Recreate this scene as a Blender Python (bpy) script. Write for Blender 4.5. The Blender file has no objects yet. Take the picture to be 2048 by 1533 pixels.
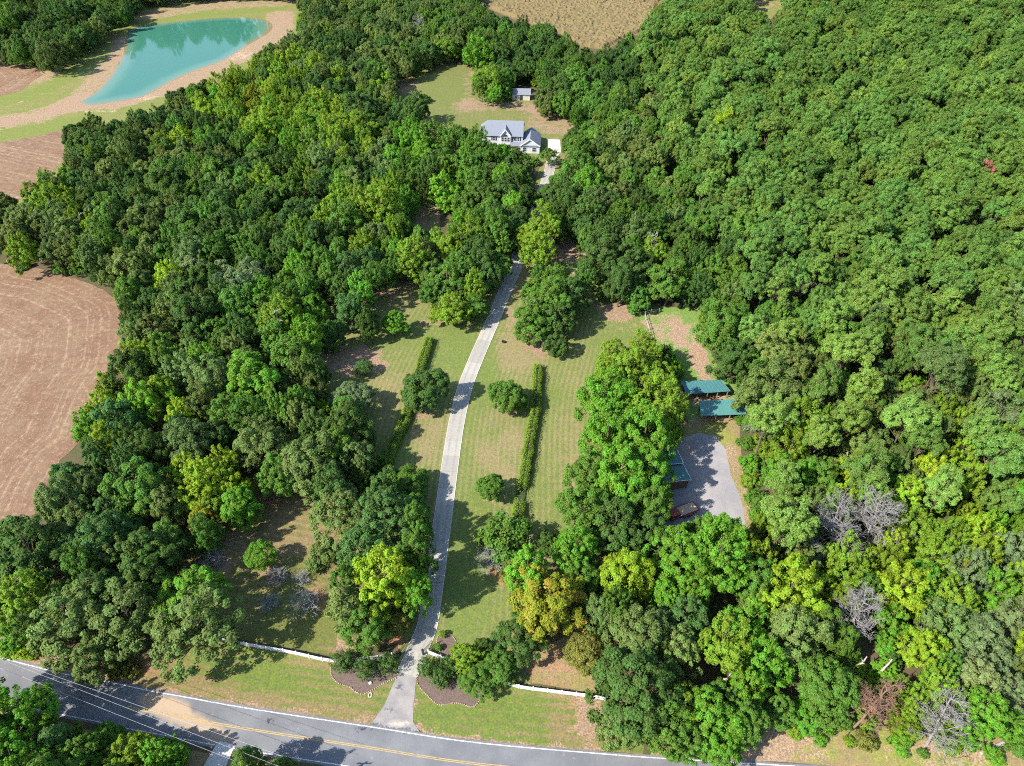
import bpy, math, random
import numpy as np
from mathutils import Vector, Matrix, noise
from mathutils.geometry import delaunay_2d_cdt

# ------------------------------------------------------------------ camera, sky, sun, exposure
S = bpy.context.scene
C = S.collection
F_PX, PITCH, CAM_H = 1409.0, math.radians(43.0), 118.0
cam_data = bpy.data.cameras.new('camera')
cam_data.sensor_width = 36.0
cam_data.lens = 36.0 * F_PX / 2048.0
cam_data.clip_end = 6000
cam = bpy.data.objects.new('camera', cam_data)
C.objects.link(cam)
cam.location = (0, 0, CAM_H)
cam.rotation_euler = (math.pi / 2 - PITCH, 0, 0)
S.camera = cam

SHADOW_AZ, SUN_EL = math.radians(28.0), math.radians(41.5)     # shadows run to the right and a little away
world = bpy.data.worlds.new('World')
S.world = world
world.use_nodes = True
wn = world.node_tree
sky = wn.nodes.new('ShaderNodeTexSky')
sky.sky_type = 'NISHITA'
sky.sun_disc = False
sky.sun_elevation = SUN_EL
sky.sun_rotation = math.atan2(-math.cos(SHADOW_AZ), -math.sin(SHADOW_AZ))
sky.altitude = 200
sky.air_density = 1.0
sky.dust_density = 0.6
wn.nodes['Background'].inputs['Strength'].default_value = 0.145
wn.links.new(sky.outputs[0], wn.nodes['Background'].inputs['Color'])
sun_data = bpy.data.lights.new('sun', 'SUN')
sun_data.energy = 5.0
sun_data.angle = math.radians(0.5)
sun_data.color = (1.0, 0.945, 0.86)
sun = bpy.data.objects.new('sun', sun_data)
C.objects.link(sun)
sdir = Vector((math.cos(SHADOW_AZ) * math.cos(SUN_EL), math.sin(SHADOW_AZ) * math.cos(SUN_EL), -math.sin(SUN_EL)))
sun.rotation_euler = sdir.to_track_quat('-Z', 'Y').to_euler()
sun.location = (0, 0, 200)
S.view_settings.view_transform = 'Standard'
S.view_settings.look = 'None'
S.view_settings.exposure = 1.12
S.view_settings.gamma = 1.0
S.cycles.max_bounces = 6
S.cycles.diffuse_bounces = 2
S.cycles.glossy_bounces = 2
S.cycles.transmission_bounces = 3
S.cycles.sample_clamp_indirect = 6.0
S.cycles.filter_width = 1.1
S.cycles.use_denoising = False
S.cycles.use_adaptive_sampling = True
S.cycles.adaptive_threshold = 0.035
S.cycles.adaptive_min_samples = 24

# ------------------------------------------------------------------ photo pixel <-> place
SP, CP = math.sin(PITCH), math.cos(PITCH)

def at(px, py, z=0.0):
    """the point at height z that stands at this pixel of the photograph"""
    u, v = (px - 1024.0) / F_PX, (766.5 - py) / F_PX
    dx, dy, dz = u, CP + v * SP, -SP + v * CP
    t = (z - CAM_H) / dz
    return Vector((dx * t, dy * t, z))

def proj(x, y, z):
    """numpy: world -> (px, py, pixels per metre)"""
    dz = z - CAM_H
    depth = y * CP - dz * SP
    v = y * SP + dz * CP
    return 1024.0 + F_PX * x / depth, 766.5 - F_PX * v / depth, F_PX / depth

def ppm_at(px, py, z=0.0):
    p = at(px, py, z)
    return proj(p.x, p.y, p.z)[2]

def gp(pts, z=0.0):
    return [at(a, b, z).to_2d() for a, b in pts]

def inside(P, poly):
    """numpy even-odd test, P (n,2)"""
    x, y = P[:, 0], P[:, 1]
    r = np.zeros(len(P), bool)
    n = len(poly)
    for i in range(n):
        x1, y1 = poly[i]
        x2, y2 = poly[(i + 1) % n]
        if y1 == y2:
            continue
        c = ((y1 > y) != (y2 > y)) & (x < (x2 - x1) * (y - y1) / (y2 - y1) + x1)
        r ^= c
    return r

def dist_line(P, line):
    """numpy distance from P (n,2) to a polyline, and the running length at the nearest point"""
    best = np.full(len(P), 1e9)
    for (a, b) in zip(line[:-1], line[1:]):
        a = np.array(a[:2]); b = np.array(b[:2])
        d = b - a
        L = max(float(d @ d), 1e-9)
        t = np.clip(((P - a) @ d) / L, 0, 1)
        best = np.minimum(best, np.hypot(*(P - (a + t[:, None] * d)).T))
    return best

def smooth(e0, e1, x):
    t = np.clip((x - e0) / (e1 - e0), 0, 1)
    return t * t * (3 - 2 * t)

def spline(pts, step):
    """Catmull-Rom through 2-D points, resampled at even steps"""
    pts = [Vector(p[:2]) for p in pts]
    q = [pts[0] * 2 - pts[1]] + pts + [pts[-1] * 2 - pts[-2]]
    out = []
    for i in range(1, len(q) - 2):
        for k in range(20):
            t = k / 20
            a, b, c, d = q[i - 1], q[i], q[i + 1], q[i + 2]
            out.append(0.5 * ((2 * b) + (c - a) * t + (2 * a - 5 * b + 4 * c - d) * t * t + (3 * b - a - 3 * c + d) * t ** 3))
    out.append(pts[-1])
    res, acc = [out[0]], 0.0
    for a, b in zip(out[:-1], out[1:]):
        L = (b - a).length
        while acc + L >= step:
            a = a + (b - a) * ((step - acc) / L)
            L = (b - a).length
            res.append(a.copy())
            acc = 0.0
        acc += L
    return res

def normals2(line):
    n = []
    for i in range(len(line)):
        d = (line[min(i + 1, len(line) - 1)] - line[max(i - 1, 0)]).normalized()
        n.append(Vector((-d.y, d.x)))
    return n

# ------------------------------------------------------------------ objects
def tag(o, label=None, cat=None, group=None, kind=None):
    if label: o['label'] = label
    if cat: o['category'] = cat
    if group: o['group'] = group
    if kind: o['kind'] = kind
    return o

def empty(name, loc=(0, 0, 0), rz=0.0):
    o = bpy.data.objects.new(name, None)
    o.empty_display_size = 0.5
    C.objects.link(o)
    o.location = loc
    o.rotation_euler = (0, 0, rz)
    return o

def link(name, me, parent=None, m=None):
    if m is not None and not me.materials:
        me.materials.append(m)
    o = bpy.data.objects.new(name, me)
    C.objects.link(o)
    if parent is not None:
        o.parent = parent
    return o

class MB:
    """collects boxes, tubes and polygons; build() links them as one mesh"""
    def __init__(s):
        s.v, s.f = [], []
    def poly(s, pts):
        k = len(s.v)
        s.v += [tuple(p) for p in pts]
        s.f.append(tuple(range(k, k + len(pts))))
        return s
    def box(s, x0, x1, y0, y1, z0, z1, M=None):
        k = len(s.v)
        for z in (z0, z1):
            for x, y in ((x0, y0), (x1, y0), (x1, y1), (x0, y1)):
                p = Vector((x, y, z))
                s.v.append(tuple(M @ p if M else p))
        for q in ((0, 3, 2, 1), (4, 5, 6, 7), (0, 1, 5, 4), (1, 2, 6, 5), (2, 3, 7, 6), (3, 0, 4, 7)):
            s.f.append(tuple(k + i for i in q))
        return s
    def prism(s, base, axis, d0, d1):
        """extrude a 2-D outline; axis 'y': outline in xz, axis 'x': outline in yz, axis 'z': outline in xy"""
        k, n = len(s.v), len(base)
        for d in (d0, d1):
            for a, b in base:
                s.v.append({'y': (a, d, b), 'x': (d, a, b), 'z': (a, b, d)}[axis])
        s.f.append(tuple(range(k, k + n)))
        s.f.append(tuple(range(k + 2 * n - 1, k + n - 1, -1)))
        for i in range(n):
            j = (i + 1) % n
            s.f.append((k + i, k + n + i, k + n + j, k + j))
        return s
    def slab(s, quad, t):
        """a flat panel (three or four corners) given thickness t downwards along its normal"""
        q = [Vector(p) for p in quad]
        n = (q[1] - q[0]).cross(q[2] - q[0]).normalized()
        if n.z < 0: n = -n
        k, m = len(s.v), len(q)
        s.v += [tuple(p) for p in q] + [tuple(p - n * t) for p in q]
        s.f.append(tuple(range(k, k + m)))
        s.f.append(tuple(range(k + 2 * m - 1, k + m - 1, -1)))
        for i in range(m):
            j = (i + 1) % m
            s.f.append((k + i, k + m + i, k + m + j, k + j))
        return s
    def tube(s, pts, r, n=6, r1=None):
        pts = [Vector(p) for p in pts]
        k = len(s.v)
        m = len(pts)
        for i, p in enumerate(pts):
            d = (pts[min(i + 1, m - 1)] - pts[max(i - 1, 0)]).normalized()
            a = d.cross(Vector((0, 0, 1)) if abs(d.z) < 0.9 else Vector((1, 0, 0))).normalized()
            b = d.cross(a)
            rr = r if r1 is None else r + (r1 - r) * i / (m - 1)
            for j in range(n):
                t = 2 * math.pi * j / n
                s.v.append(tuple(p + (a * math.cos(t) + b * math.sin(t)) * rr))
        for i in range(m - 1):
            for j in range(n):
                q = (j + 1) % n
                s.f.append((k + i * n + j, k + i * n + q, k + (i + 1) * n + q, k + (i + 1) * n + j))
        s.f.append(tuple(k + j for j in range(n))[::-1])
        s.f.append(tuple(k + (m - 1) * n + j for j in range(n)))
        return s
    def mesh(s, name, m=None):
        me = bpy.data.meshes.new(name)
        me.from_pydata(s.v, [], s.f)
        me.update()
        import bmesh
        bm = bmesh.new(); bm.from_mesh(me)
        bmesh.ops.recalc_face_normals(bm, faces=bm.faces)
        bm.to_mesh(me); bm.free()
        if m: me.materials.append(m)
        return me
    def build(s, name, m, parent=None):
        return link(name, s.mesh(name, m), parent)

# ------------------------------------------------------------------ materials
class NT:
    def __init__(s, name, rough=0.9, spec=0.2):
        s.m = bpy.data.materials.new(name)
        s.m.use_nodes = True
        s.t = s.m.node_tree
        s.b = s.t.nodes['Principled BSDF']
        s.b.inputs['Roughness'].default_value = rough
        s.b.inputs['Specular IOR Level'].default_value = spec
    def n(s, typ, **kw):
        x = s.t.nodes.new(typ)
        for k, v in kw.items():
            setattr(x, k, v)
        return x
    def l(s, a, b):
        s.t.links.new(a, b)
    def inp(s, sock, v):
        if isinstance(v, bpy.types.NodeSocket):
            s.l(v, sock)
        else:
            sock.default_value = v
    def pos(s):
        if not hasattr(s, '_pos'):
            s._pos = s.n('ShaderNodeNewGeometry').outputs['Position']
        return s._pos
    def obj(s):
        return s.n('ShaderNodeTexCoord').outputs['Object']
    def noise(s, scale, detail=4.0, rough=0.6, vec=None, dist=0.0):
        x = s.n('ShaderNodeTexNoise')
        x.inputs['Scale'].default_value = scale
        x.inputs['Detail'].default_value = detail
        x.inputs['Roughness'].default_value = rough
        x.inputs['Distortion'].default_value = dist
        s.l(vec if vec is not None else s.pos(), x.inputs['Vector'])
        return x.outputs['Fac']
    def scaled(s, sc, vec=None):
        x = s.n('ShaderNodeVectorMath', operation='MULTIPLY')
        s.l(vec if vec is not None else s.pos(), x.inputs[0])
        x.inputs[1].default_value = sc
        return x.outputs[0]
    def attr(s, name, typ='GEOMETRY'):
        return s.n('ShaderNodeAttribute', attribute_name=name, attribute_type=typ).outputs['Fac']
    def math(s, op, a, b=0.0, c=None, clamp=False):
        x = s.n('ShaderNodeMath', operation=op)
        x.use_clamp = clamp
        s.inp(x.inputs[0], a); s.inp(x.inputs[1], b)
        if c is not None: s.inp(x.inputs[2], c)
        return x.outputs[0]
    def ramp(s, v, a, b, lo=0.0, hi=1.0):
        x = s.n('ShaderNodeMapRange')
        x.interpolation_type = 'SMOOTHSTEP'
        s.inp(x.inputs['Value'], v)
        x.inputs['From Min'].default_value = a; x.inputs['From Max'].default_value = b
        x.inputs['To Min'].default_value = lo; x.inputs['To Max'].default_value = hi
        return x.outputs['Result']
    def mix(s, fac, a, b, blend='MIX'):
        x = s.n('ShaderNodeMix', data_type='RGBA', blend_type=blend)
        s.inp(x.inputs['Factor'], fac)
        for sock, v in ((x.inputs['A'], a), (x.inputs['B'], b)):
            pass
        s.inp(x.inputs[6], a if isinstance(a, bpy.types.NodeSocket) else (*a, 1.0))
        s.inp(x.inputs[7], b if isinstance(b, bpy.types.NodeSocket) else (*b, 1.0))
        return x.outputs[2]
    def hsv(s, col, h=0.5, sat=1.0, v=1.0):
        x = s.n('ShaderNodeHueSaturation')
        s.inp(x.inputs['Color'], col if isinstance(col, bpy.types.NodeSocket) else (*col, 1.0))
        s.inp(x.inputs['Hue'], h); s.inp(x.inputs['Saturation'], sat); s.inp(x.inputs['Value'], v)
        return x.outputs[0]
    def bump(s, h, strength, dist=0.05):
        x = s.n('ShaderNodeBump')
        x.inputs['Strength'].default_value = strength
        x.inputs['Distance'].default_value = dist
        s.l(h, x.inputs['Height'])
        s.l(x.outputs[0], s.b.inputs['Normal'])
    def col(s, c):
        s.inp(s.b.inputs['Base Color'], c if isinstance(c, bpy.types.NodeSocket) else (*c, 1.0))
        return s.m

def mat_plain(name, c, rough=0.7, var=0.12, scale=3.0, spec=0.3, metal=0.0):
    t = NT(name, rough, spec)
    f = t.noise(scale, 5, 0.65, t.obj())
    t.b.inputs['Metallic'].default_value = metal
    return t.col(t.mix(f, [x * (1 - var) for x in c], [min(1, x * (1 + var)) for x in c]))

def mat_turf(name, green, tan, soil, red, bias=0.0, stripe=0.10, speck=0.55):
    """mown grass that dries to straw and wears to soil; attributes dry, bare, red, u (stripe coordinate)"""
    t = NT(name, 0.95, 0.1)
    big = t.noise(0.045, 4, 0.55)
    mid = t.noise(0.35, 5, 0.65)
    fine = t.noise(3.2, 4, 0.7)
    dry = t.math('ADD', t.math('ADD', t.math('MULTIPLY', big, 1.5), t.math('MULTIPLY', mid, 0.7)), t.math('MULTIPLY', t.attr('dry'), t.ramp(t.noise(0.16, 4, 0.65), 0.3, 0.7, 0.15, 1.6)))
    dry = t.math('ADD', dry, bias)
    wav = t.math('SINE', t.math('MULTIPLY', t.attr('u'), 2 * math.pi))
    dry = t.math('ADD', dry, t.math('MULTIPLY', wav, stripe))
    g2 = t.mix(mid, green, [green[0] * 1.35, green[1] * 1.12, green[2] * 1.1])
    c = t.mix(t.ramp(dry, 0.75, 1.55), g2, tan)
    bare = t.math('ADD', t.attr('bare'), t.math('MULTIPLY', t.math('SUBTRACT', mid, 0.5), 2.0))
    bare = t.math('ADD', bare, t.math('MULTIPLY', t.math('SUBTRACT', fine, 0.5), 0.9))
    soilc = t.mix(t.ramp(fine, 0.3, 0.75), [x * 0.72 for x in soil], [x * 1.18 for x in soil])
    c = t.mix(t.ramp(bare, 0.35, 0.75), c, soilc)
    rd = t.math('ADD', t.math('ADD', t.attr('red'), t.math('MULTIPLY', t.math('SUBTRACT', mid, 0.5), 1.6)), t.math('MULTIPLY', t.math('SUBTRACT', fine, 0.5), 1.3))
    c = t.mix(t.ramp(rd, 0.42, 0.85), c, red)
    c = t.hsv(c, 0.5, 1.0, t.ramp(fine, 0.2, 0.8, 1.0 - speck * 0.6, 1.0 + speck * 0.6))
    tuft = t.noise(1.1, 5, 0.75)
    c = t.hsv(c, 0.5, t.ramp(tuft, 0.3, 0.7, 0.9, 1.1), t.ramp(tuft, 0.28, 0.72, 0.80, 1.18))
    c = t.mix(t.ramp(t.noise(0.9, 6, 0.8), 0.66, 0.74), c, [x * 0.75 for x in soil])
    t.bump(fine, 0.5, 0.12)
    return t.col(c)

def mat_leaf(name, translucency=0.36):
    """foliage: colour of the tree, shifted a little from leaf to leaf and from spray to spray"""
    m = bpy.data.materials.new(name)
    m.use_nodes = True
    t = NT.__new__(NT)
    t.m, t.t = m, m.node_tree
    t.b = t.t.nodes['Principled BSDF']
    oi = t.n('ShaderNodeObjectInfo')
    tone, spray = t.attr('tone'), t.attr('spray')
    aut = t.attr('autumn', 'OBJECT')
    c = t.hsv(oi.outputs['Color'], t.math('ADD', 0.484, t.math('MULTIPLY', spray, 0.03)),
              1.0, t.math('ADD', t.math('ADD', 0.46, t.math('MULTIPLY', tone, 0.76)), t.math('MULTIPLY', spray, 0.32)))
    f = t.ramp(t.math('ADD', t.math('ADD', spray, aut), t.math('MULTIPLY', tone, 0.25)), 1.27, 1.6)
    c = t.mix(f, c, (0.42, 0.24, 0.05))
    t.l(c, t.b.inputs['Base Color'])
    t.b.inputs['Roughness'].default_value = 0.6
    t.b.inputs['Specular IOR Level'].default_value = 0.12
    tr = t.n('ShaderNodeBsdfTranslucent')
    t.l(t.hsv(c, 0.492, 1.05, 1.35), tr.inputs['Color'])
    mx = t.n('ShaderNodeMixShader')
    mx.inputs[0].default_value = translucency
    t.l(t.b.outputs[0], mx.inputs[1]); t.l(tr.outputs[0], mx.inputs[2])
    t.l(mx.outputs[0], t.t.nodes['Material Output'].inputs['Surface'])
    return m

def mat_bark(name, c):
    t = NT(name, 0.9, 0.1)
    f = t.noise(2.5, 6, 0.7, t.scaled((3, 3, 0.6), t.obj()))
    return t.col(t.mix(f, [x * 0.55 for x in c], [x * 1.35 for x in c]))

LEAF = mat_leaf('foliage')
NEEDLE = mat_leaf('pine_foliage', 0.26)
BARK = mat_bark('bark', (0.13, 0.10, 0.075))
BARK_PALE = mat_bark('weathered_wood', (0.36, 0.325, 0.30))
BARK_GREY = mat_bark('lichen_grey_twigs', (0.22, 0.205, 0.195))
BARK_RUST = mat_bark('rusty_bark', (0.19, 0.115, 0.085))
WHITE = mat_plain('white_paint', (0.62, 0.62, 0.61), 0.5, 0.05)
BLACK = mat_plain('black_iron', (0.015, 0.015, 0.016), 0.45)
DARK = mat_plain('dark_opening', (0.02, 0.02, 0.022), 0.6)

# ------------------------------------------------------------------ ground sheets
def sheet(name, outline, res, z, m, paint=None, jitter=0.0, seed=1, ucoord=None, kind='structure', parent=None, label=None):
    """a sheet of ground over a closed outline (world 2-D), with painted attributes per vertex"""
    rnd = random.Random(seed)
    pts, edges = [], []
    n = len(outline)
    for i in range(n):
        a, b = Vector(outline[i]), Vector(outline[(i + 1) % n])
        k = max(1, int((b - a).length / res))
        d = (b - a).normalized()
        nn = Vector((-d.y, d.x))
        for j in range(k):
            p = a + (b - a) * (j / k)
            if jitter:
                p = p + nn * ((noise.noise((p.x * 0.13, p.y * 0.13, seed)) * 1.2 + noise.noise((p.x * 0.6, p.y * 0.6, seed)) * 0.5) * jitter)
            pts.append(p)
    nb = len(pts)
    B = np.array([(p.x, p.y) for p in pts])
    edges = [(i, (i + 1) % nb) for i in range(nb)]
    x0, y0 = B.min(0); x1, y1 = B.max(0)
    gx, gy = np.meshgrid(np.arange(x0, x1, res), np.arange(y0, y1, res))
    G = np.stack([gx.ravel(), gy.ravel()], 1)
    G += np.random.RandomState(seed).uniform(-0.25, 0.25, G.shape) * res
    G = G[inside(G, B)]
    if len(G):
        G = G[dist_line(G, list(B) + [B[0]]) > res * 0.45]
    allp = pts + [Vector(p) for p in G]
    ov, oe, of, *_ = delaunay_2d_cdt(allp, edges, [list(range(nb))], 1, 1e-4)
    me = bpy.data.meshes.new(name)
    me.from_pydata([(p.x, p.y, z) for p in ov], [], of)
    P = np.array([(p.x, p.y) for p in ov])
    vals = dict(dry=np.zeros(len(P)), bare=np.zeros(len(P)), red=np.zeros(len(P)), u=np.zeros(len(P)))
    if ucoord is not None:
        vals['u'] = ucoord(P)
    if paint:
        paint(P, vals)
    for k, v in vals.items():
        a = me.attributes.new(k, 'FLOAT', 'POINT')
        a.data.foreach_set('value', np.asarray(v, np.float32))
    me.update()
    if me.polygons and me.polygons[0].normal.z < 0:
        me.flip_normals()
    o = link(name, me, parent, m)
    if parent is None:
        tag(o, label, None, None, kind)
    return o

def blobs(P, vals, lst):
    """(attribute, amount, px, py, radius in metres, optional y radius) painted softly; or ('line', attribute, amount, width, [pixels])"""
    for b in lst:
        if b[0] == 'line':
            _, k, amt, w, pts = b
            d = dist_line(P, gp(pts))
            vals[k] = vals[k] + amt * (1 - smooth(w * 0.55, w * 1.25, d))
        else:
            k, amt, x, y, r = b[:5]
            ry = b[5] if len(b) > 5 else r
            c = at(x, y)
            d = np.hypot((P[:, 0] - c.x) / r, (P[:, 1] - c.y) / ry)
            vals[k] = vals[k] + amt * (1 - smooth(0.4, 1.15, d))

# forest floor, reaching far past everything in view
t = NT('forest_floor', 0.95, 0.1)
f1, f2 = t.noise(0.25, 5, 0.6), t.noise(2.5, 4, 0.7)
c = t.mix(t.ramp(f1, 0.4, 0.65), (0.10, 0.075, 0.045), (0.06, 0.075, 0.025))
c = t.mix(t.ramp(f2, 0.5, 0.8), c, (0.17, 0.12, 0.08))
t.bump(f2, 0.5, 0.2)
M_FLOOR = t.col(c)
g = MB().poly([(-2500, -800, 0), (2500, -800, 0), (2500, 4200, 0), (-2500, 4200, 0)])
tag(g.build('ground', M_FLOOR), kind='structure')

GREEN, TAN = (0.106, 0.148, 0.038), (0.205, 0.170, 0.080)
SOIL, RED = (0.265, 0.180, 0.116), (0.285, 0.138, 0.078)
M_LAWN = mat_turf('mown_lawn', GREEN, TAN, SOIL, RED, -0.12, 0.26)
M_VERGE = mat_turf('verge_grass', (0.098, 0.140, 0.032), (0.185, 0.145, 0.064), SOIL, RED, -0.08, 0.24)
M_SIDE = mat_turf('side_lawn_grass', (0.102, 0.122, 0.034), (0.200, 0.146, 0.075), SOIL, RED, -0.05, 0.26)
M_BACK = mat_turf('back_lawn_grass', (0.112, 0.138, 0.042), (0.195, 0.155, 0.08), SOIL, RED, -0.15, 0.10)
M_BANK = mat_turf('pond_meadow', (0.125, 0.160, 0.042), (0.215, 0.165, 0.08), (0.29, 0.20, 0.13), (0.38, 0.285, 0.195), -0.1, 0.0)
M_PADDOCK = mat_turf('paddock_soil', (0.11, 0.19, 0.045), (0.2, 0.2, 0.07), (0.30, 0.205, 0.135), RED, -0.6, 0.0)
M_RIGHT = mat_turf('dry_roadside', (0.17, 0.19, 0.05), (0.225, 0.165, 0.085), (0.30, 0.21, 0.135), RED, 0.25, 0.0)

DRIVE_PX = [(814, 1350), (836, 1298), (855, 1250), (866, 1180), (876, 1110), (888, 1020), (903, 910), (914, 842), (931, 773),
            (958, 705), (988, 637), (1009, 585), (1029, 541), (1040, 500), (1058, 455), (1075, 415), (1087, 380), (1098, 345), (1104, 315), (1109, 290)]
DRIVE = spline(gp(DRIVE_PX), 0.5)
EDGE_PX = [(-120, 1284), (0, 1316), (66, 1333), (127, 1348), (234, 1368), (298, 1382), (366, 1394), (500, 1418), (739, 1454), (944, 1485), (1200, 1508), (1335, 1518), (1492, 1527), (1700, 1540), (2200, 1570)]
EDGE = spline(gp(EDGE_PX), 1.0)            # the painted line on the near lane's far edge

def u_drive(P):
    d = dist_line(P, DRIVE[::6])
    side = np.sign(P[:, 0] - np.interp(P[:, 1], [p.y for p in DRIVE[::6]], [p.x for p in DRIVE[::6]]))
    return d * side / 1.25

def u_road(P):
    return dist_line(P, EDGE[::4]) / 1.6

LAWN_PX = [(835, 505), (1000, 470), (1060, 415), (1080, 325), (1125, 322), (1112, 400), (1075, 490), (1190, 545), (1292, 598), (1290, 668), (1215, 730),
           (1205, 905), (1170, 1010), (1110, 1120), (1080, 1200), (1060, 1310), (1062, 1368), (1000, 1362), (930, 1338), (840, 1345), (800, 1340), (795, 1290), (700, 1296), (664, 1312),
           (672, 1150), (690, 950), (735, 880), (630, 830), (600, 760), (640, 690), (730, 610)]
def paint_lawn(P, v):
    blobs(P, v, [('bare', 0.75, 845, 830, 3.0, 2.2), ('bare', 0.7, 1020, 825, 3.0, 2.0), ('bare', 0.9, 978, 1001, 2.2, 1.4), ('bare', 0.8, 740, 725, 7, 6), ('bare', 0.7, 690, 720, 9, 9),
                 ('bare', 0.8, 1080, 690, 5.5, 6), ('dry', 0.7, 1040, 690, 9, 16), ('dry', 0.6, 800, 590, 9, 14), ('bare', 0.5, 870, 640, 6, 4), ('bare', 0.45, 1020, 640, 3, 12),
                 ('red', 0.8, 1050, 425, 9, 8), ('red', 0.8, 1095, 328, 6, 6), ('bare', 0.5, 1090, 500, 10, 7), ('red', 0.9, 745, 1297, 5, 2.2), ('red', 0.85, 785, 1285, 3.5, 3), ('bare', 0.7, 700, 1290, 6, 3),
                 ('dry', 0.55, 1000, 900, 6, 16), ('dry', 0.5, 850, 900, 5, 16), ('dry', -0.5, 960, 680, 8, 20), ('dry', -0.4, 900, 680, 8, 14), ('dry', -0.45, 930, 1170, 5, 14), ('dry', -0.25, 1110, 830, 6, 20),
                 ('dry', 0.5, 1130, 900, 6, 18), ('dry', 0.6, 1020, 560, 6, 18), ('bare', 0.6, 1230, 620, 8, 6), ('bare', 0.6, 890, 1275, 2, 3), ('red', 0.7, 1000, 1150, 4, 3), ('bare', 0.7, 1080, 1105, 5, 3),
                 ('red', 0.75, 1085, 1335, 5, 4), ('dry', -0.4, 945, 1030, 5, 9), ('bare', 0.5, 770, 600, 7, 7), ('dry', 0.3, 770, 800, 7, 14), ('bare', 0.45, 1245, 640, 5, 8)])
sheet('lawn', gp(LAWN_PX), 1.6, 0.03, M_LAWN, paint_lawn, 0.5, 2, u_drive)

SIDE_PX = [(664, 1312), (480, 1280), (380, 1210), (350, 1130), (440, 1060), (480, 960), (600, 930), (696, 950), (680, 1150), (672, 1314)]
def paint_side(P, v):
    blobs(P, v, [('red', 0.6, 640, 1185, 3, 5), ('bare', 0.55, 430, 1130, 6, 7), ('bare', 0.4, 500, 1065, 7, 6), ('red', 0.5, 540, 1010, 7, 6), ('dry', -0.7, 600, 1260, 9, 5), ('dry', 0.4, 570, 1060, 10, 8), ('dry', -0.5, 590, 1180, 6, 9), ('bare', 0.5, 545, 1150, 5, 3)])
sheet('side_lawn', gp(SIDE_PX), 1.6, 0.036, M_SIDE, paint_side, 0.3, 3, lambda P: (P @ np.array((0.18, 0.98))) / 1.7)

# the verge between fence line and road, left and right of the entrance
def off_edge(d, a, b):
    """points offset d metres from the painted line, for pixel columns a..b"""
    N = normals2(EDGE)
    out = []
    for p, n in zip(EDGE, N):
        x, y, _ = proj(p.x, p.y, 0.0)
        if a <= x <= b:
            out.append(p + n * d)
    return out
left_top = gp([(750, 1450), (772, 1411), (800, 1346), (756, 1340), (668, 1321), (515, 1290), (430, 1275), (330, 1300), (230, 1320), (80, 1300), (0, 1270), (-80, 1250)])
def paint_verge(P, v):
    blobs(P, v, [('line', 'bare', 0.9, 2.6, [(-80, 1275), (60, 1318), (140, 1345), (240, 1358)]), ('line', 'bare', 0.6, 1.1, [(230, 1362), (366, 1388), (500, 1412), (740, 1448)]), ('line', 'red', 0.7, 2.2, [(200, 1345), (270, 1335), (310, 1330)]),
                 ('line', 'dry', 0.9, 1.3, [(240, 1352), (400, 1372), (520, 1398), (740, 1442)]), ('dry', 0.5, 300, 1350, 8, 4), ('dry', -0.3, 560, 1350, 12, 4), ('dry', 0.6, 640, 1325, 8, 1.5)])
ol = off_edge(0.35, -100, 744)
sheet('grass_verge', left_top + ol, 1.2, 0.03, M_VERGE, paint_verge, 0.12, 4, u_road)
orr = off_edge(0.35, 838, 1290)
right_top = gp([(1290, 1470), (1230, 1420), (1200, 1392), (1062, 1371), (1000, 1366), (950, 1400), (860, 1385), (830, 1362), (826, 1411), (824, 1447)])
def paint_verge2(P, v):
    blobs(P, v, [('line', 'bare', 0.65, 0.9, [(838, 1466), (944, 1482), (1200, 1505)]), ('red', 0.35, 1165, 1420, 7, 5), ('bare', 1.0, 1180, 1430, 3.0, 5), ('bare', 0.7, 1165, 1462, 4, 1.2), ('line', 'bare', 0.75, 0.5, [(829, 1375), (827, 1420), (834, 1455)]),
                 ('dry', 0.9, 1160, 1450, 6, 9), ('dry', -0.25, 940, 1430, 12, 5), ('line', 'bare', 0.5, 0.6, [(1030, 1374), (1100, 1385), (1180, 1396)])])
sheet('grass_verge', orr + right_top, 1.2, 0.03, M_VERGE, paint_verge2, 0.12, 5, u_road)
sheet('red_soil_patch', gp([(1062, 1368), (1060, 1310), (1100, 1290), (1230, 1220), (1260, 1260), (1240, 1340), (1200, 1389)]), 1.2, 0.035, M_RIGHT,
      lambda P, v: blobs(P, v, [('red', 0.45, 1110, 1340, 9, 7), ('bare', 0.5, 1120, 1345, 8, 3), ('red', 0.8, 1225, 1255, 6, 8)]), 0.3, 6)
sheet('roadside_soil', off_edge(0.35, 1290, 2150) + gp([(2200, 1420), (2048, 1440), (1900, 1440), (1700, 1440), (1500, 1440), (1320, 1470)]), 1.2, 0.03, M_RIGHT,
      lambda P, v: blobs(P, v, [('bare', 0.75, 1580, 1478, 9, 5), ('bare', 0.6, 1900, 1500, 12, 4), ('line', 'dry', -0.8, 0.8, [(1620, 1512), (1800, 1518), (2000, 1526)]), ('dry', -0.6, 1700, 1480, 9, 2), ('bare', 0.5, 1480, 1515, 8, 4)]), 0.3, 7)
sheet('roadside_soil', [p - n * 7.6 for p, n in zip(EDGE[::3], normals2(EDGE[::3]))] + [Vector((90, -6)), Vector((-120, -6))], 2.5, 0.02, M_RIGHT, None, 0.2, 8)

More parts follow.
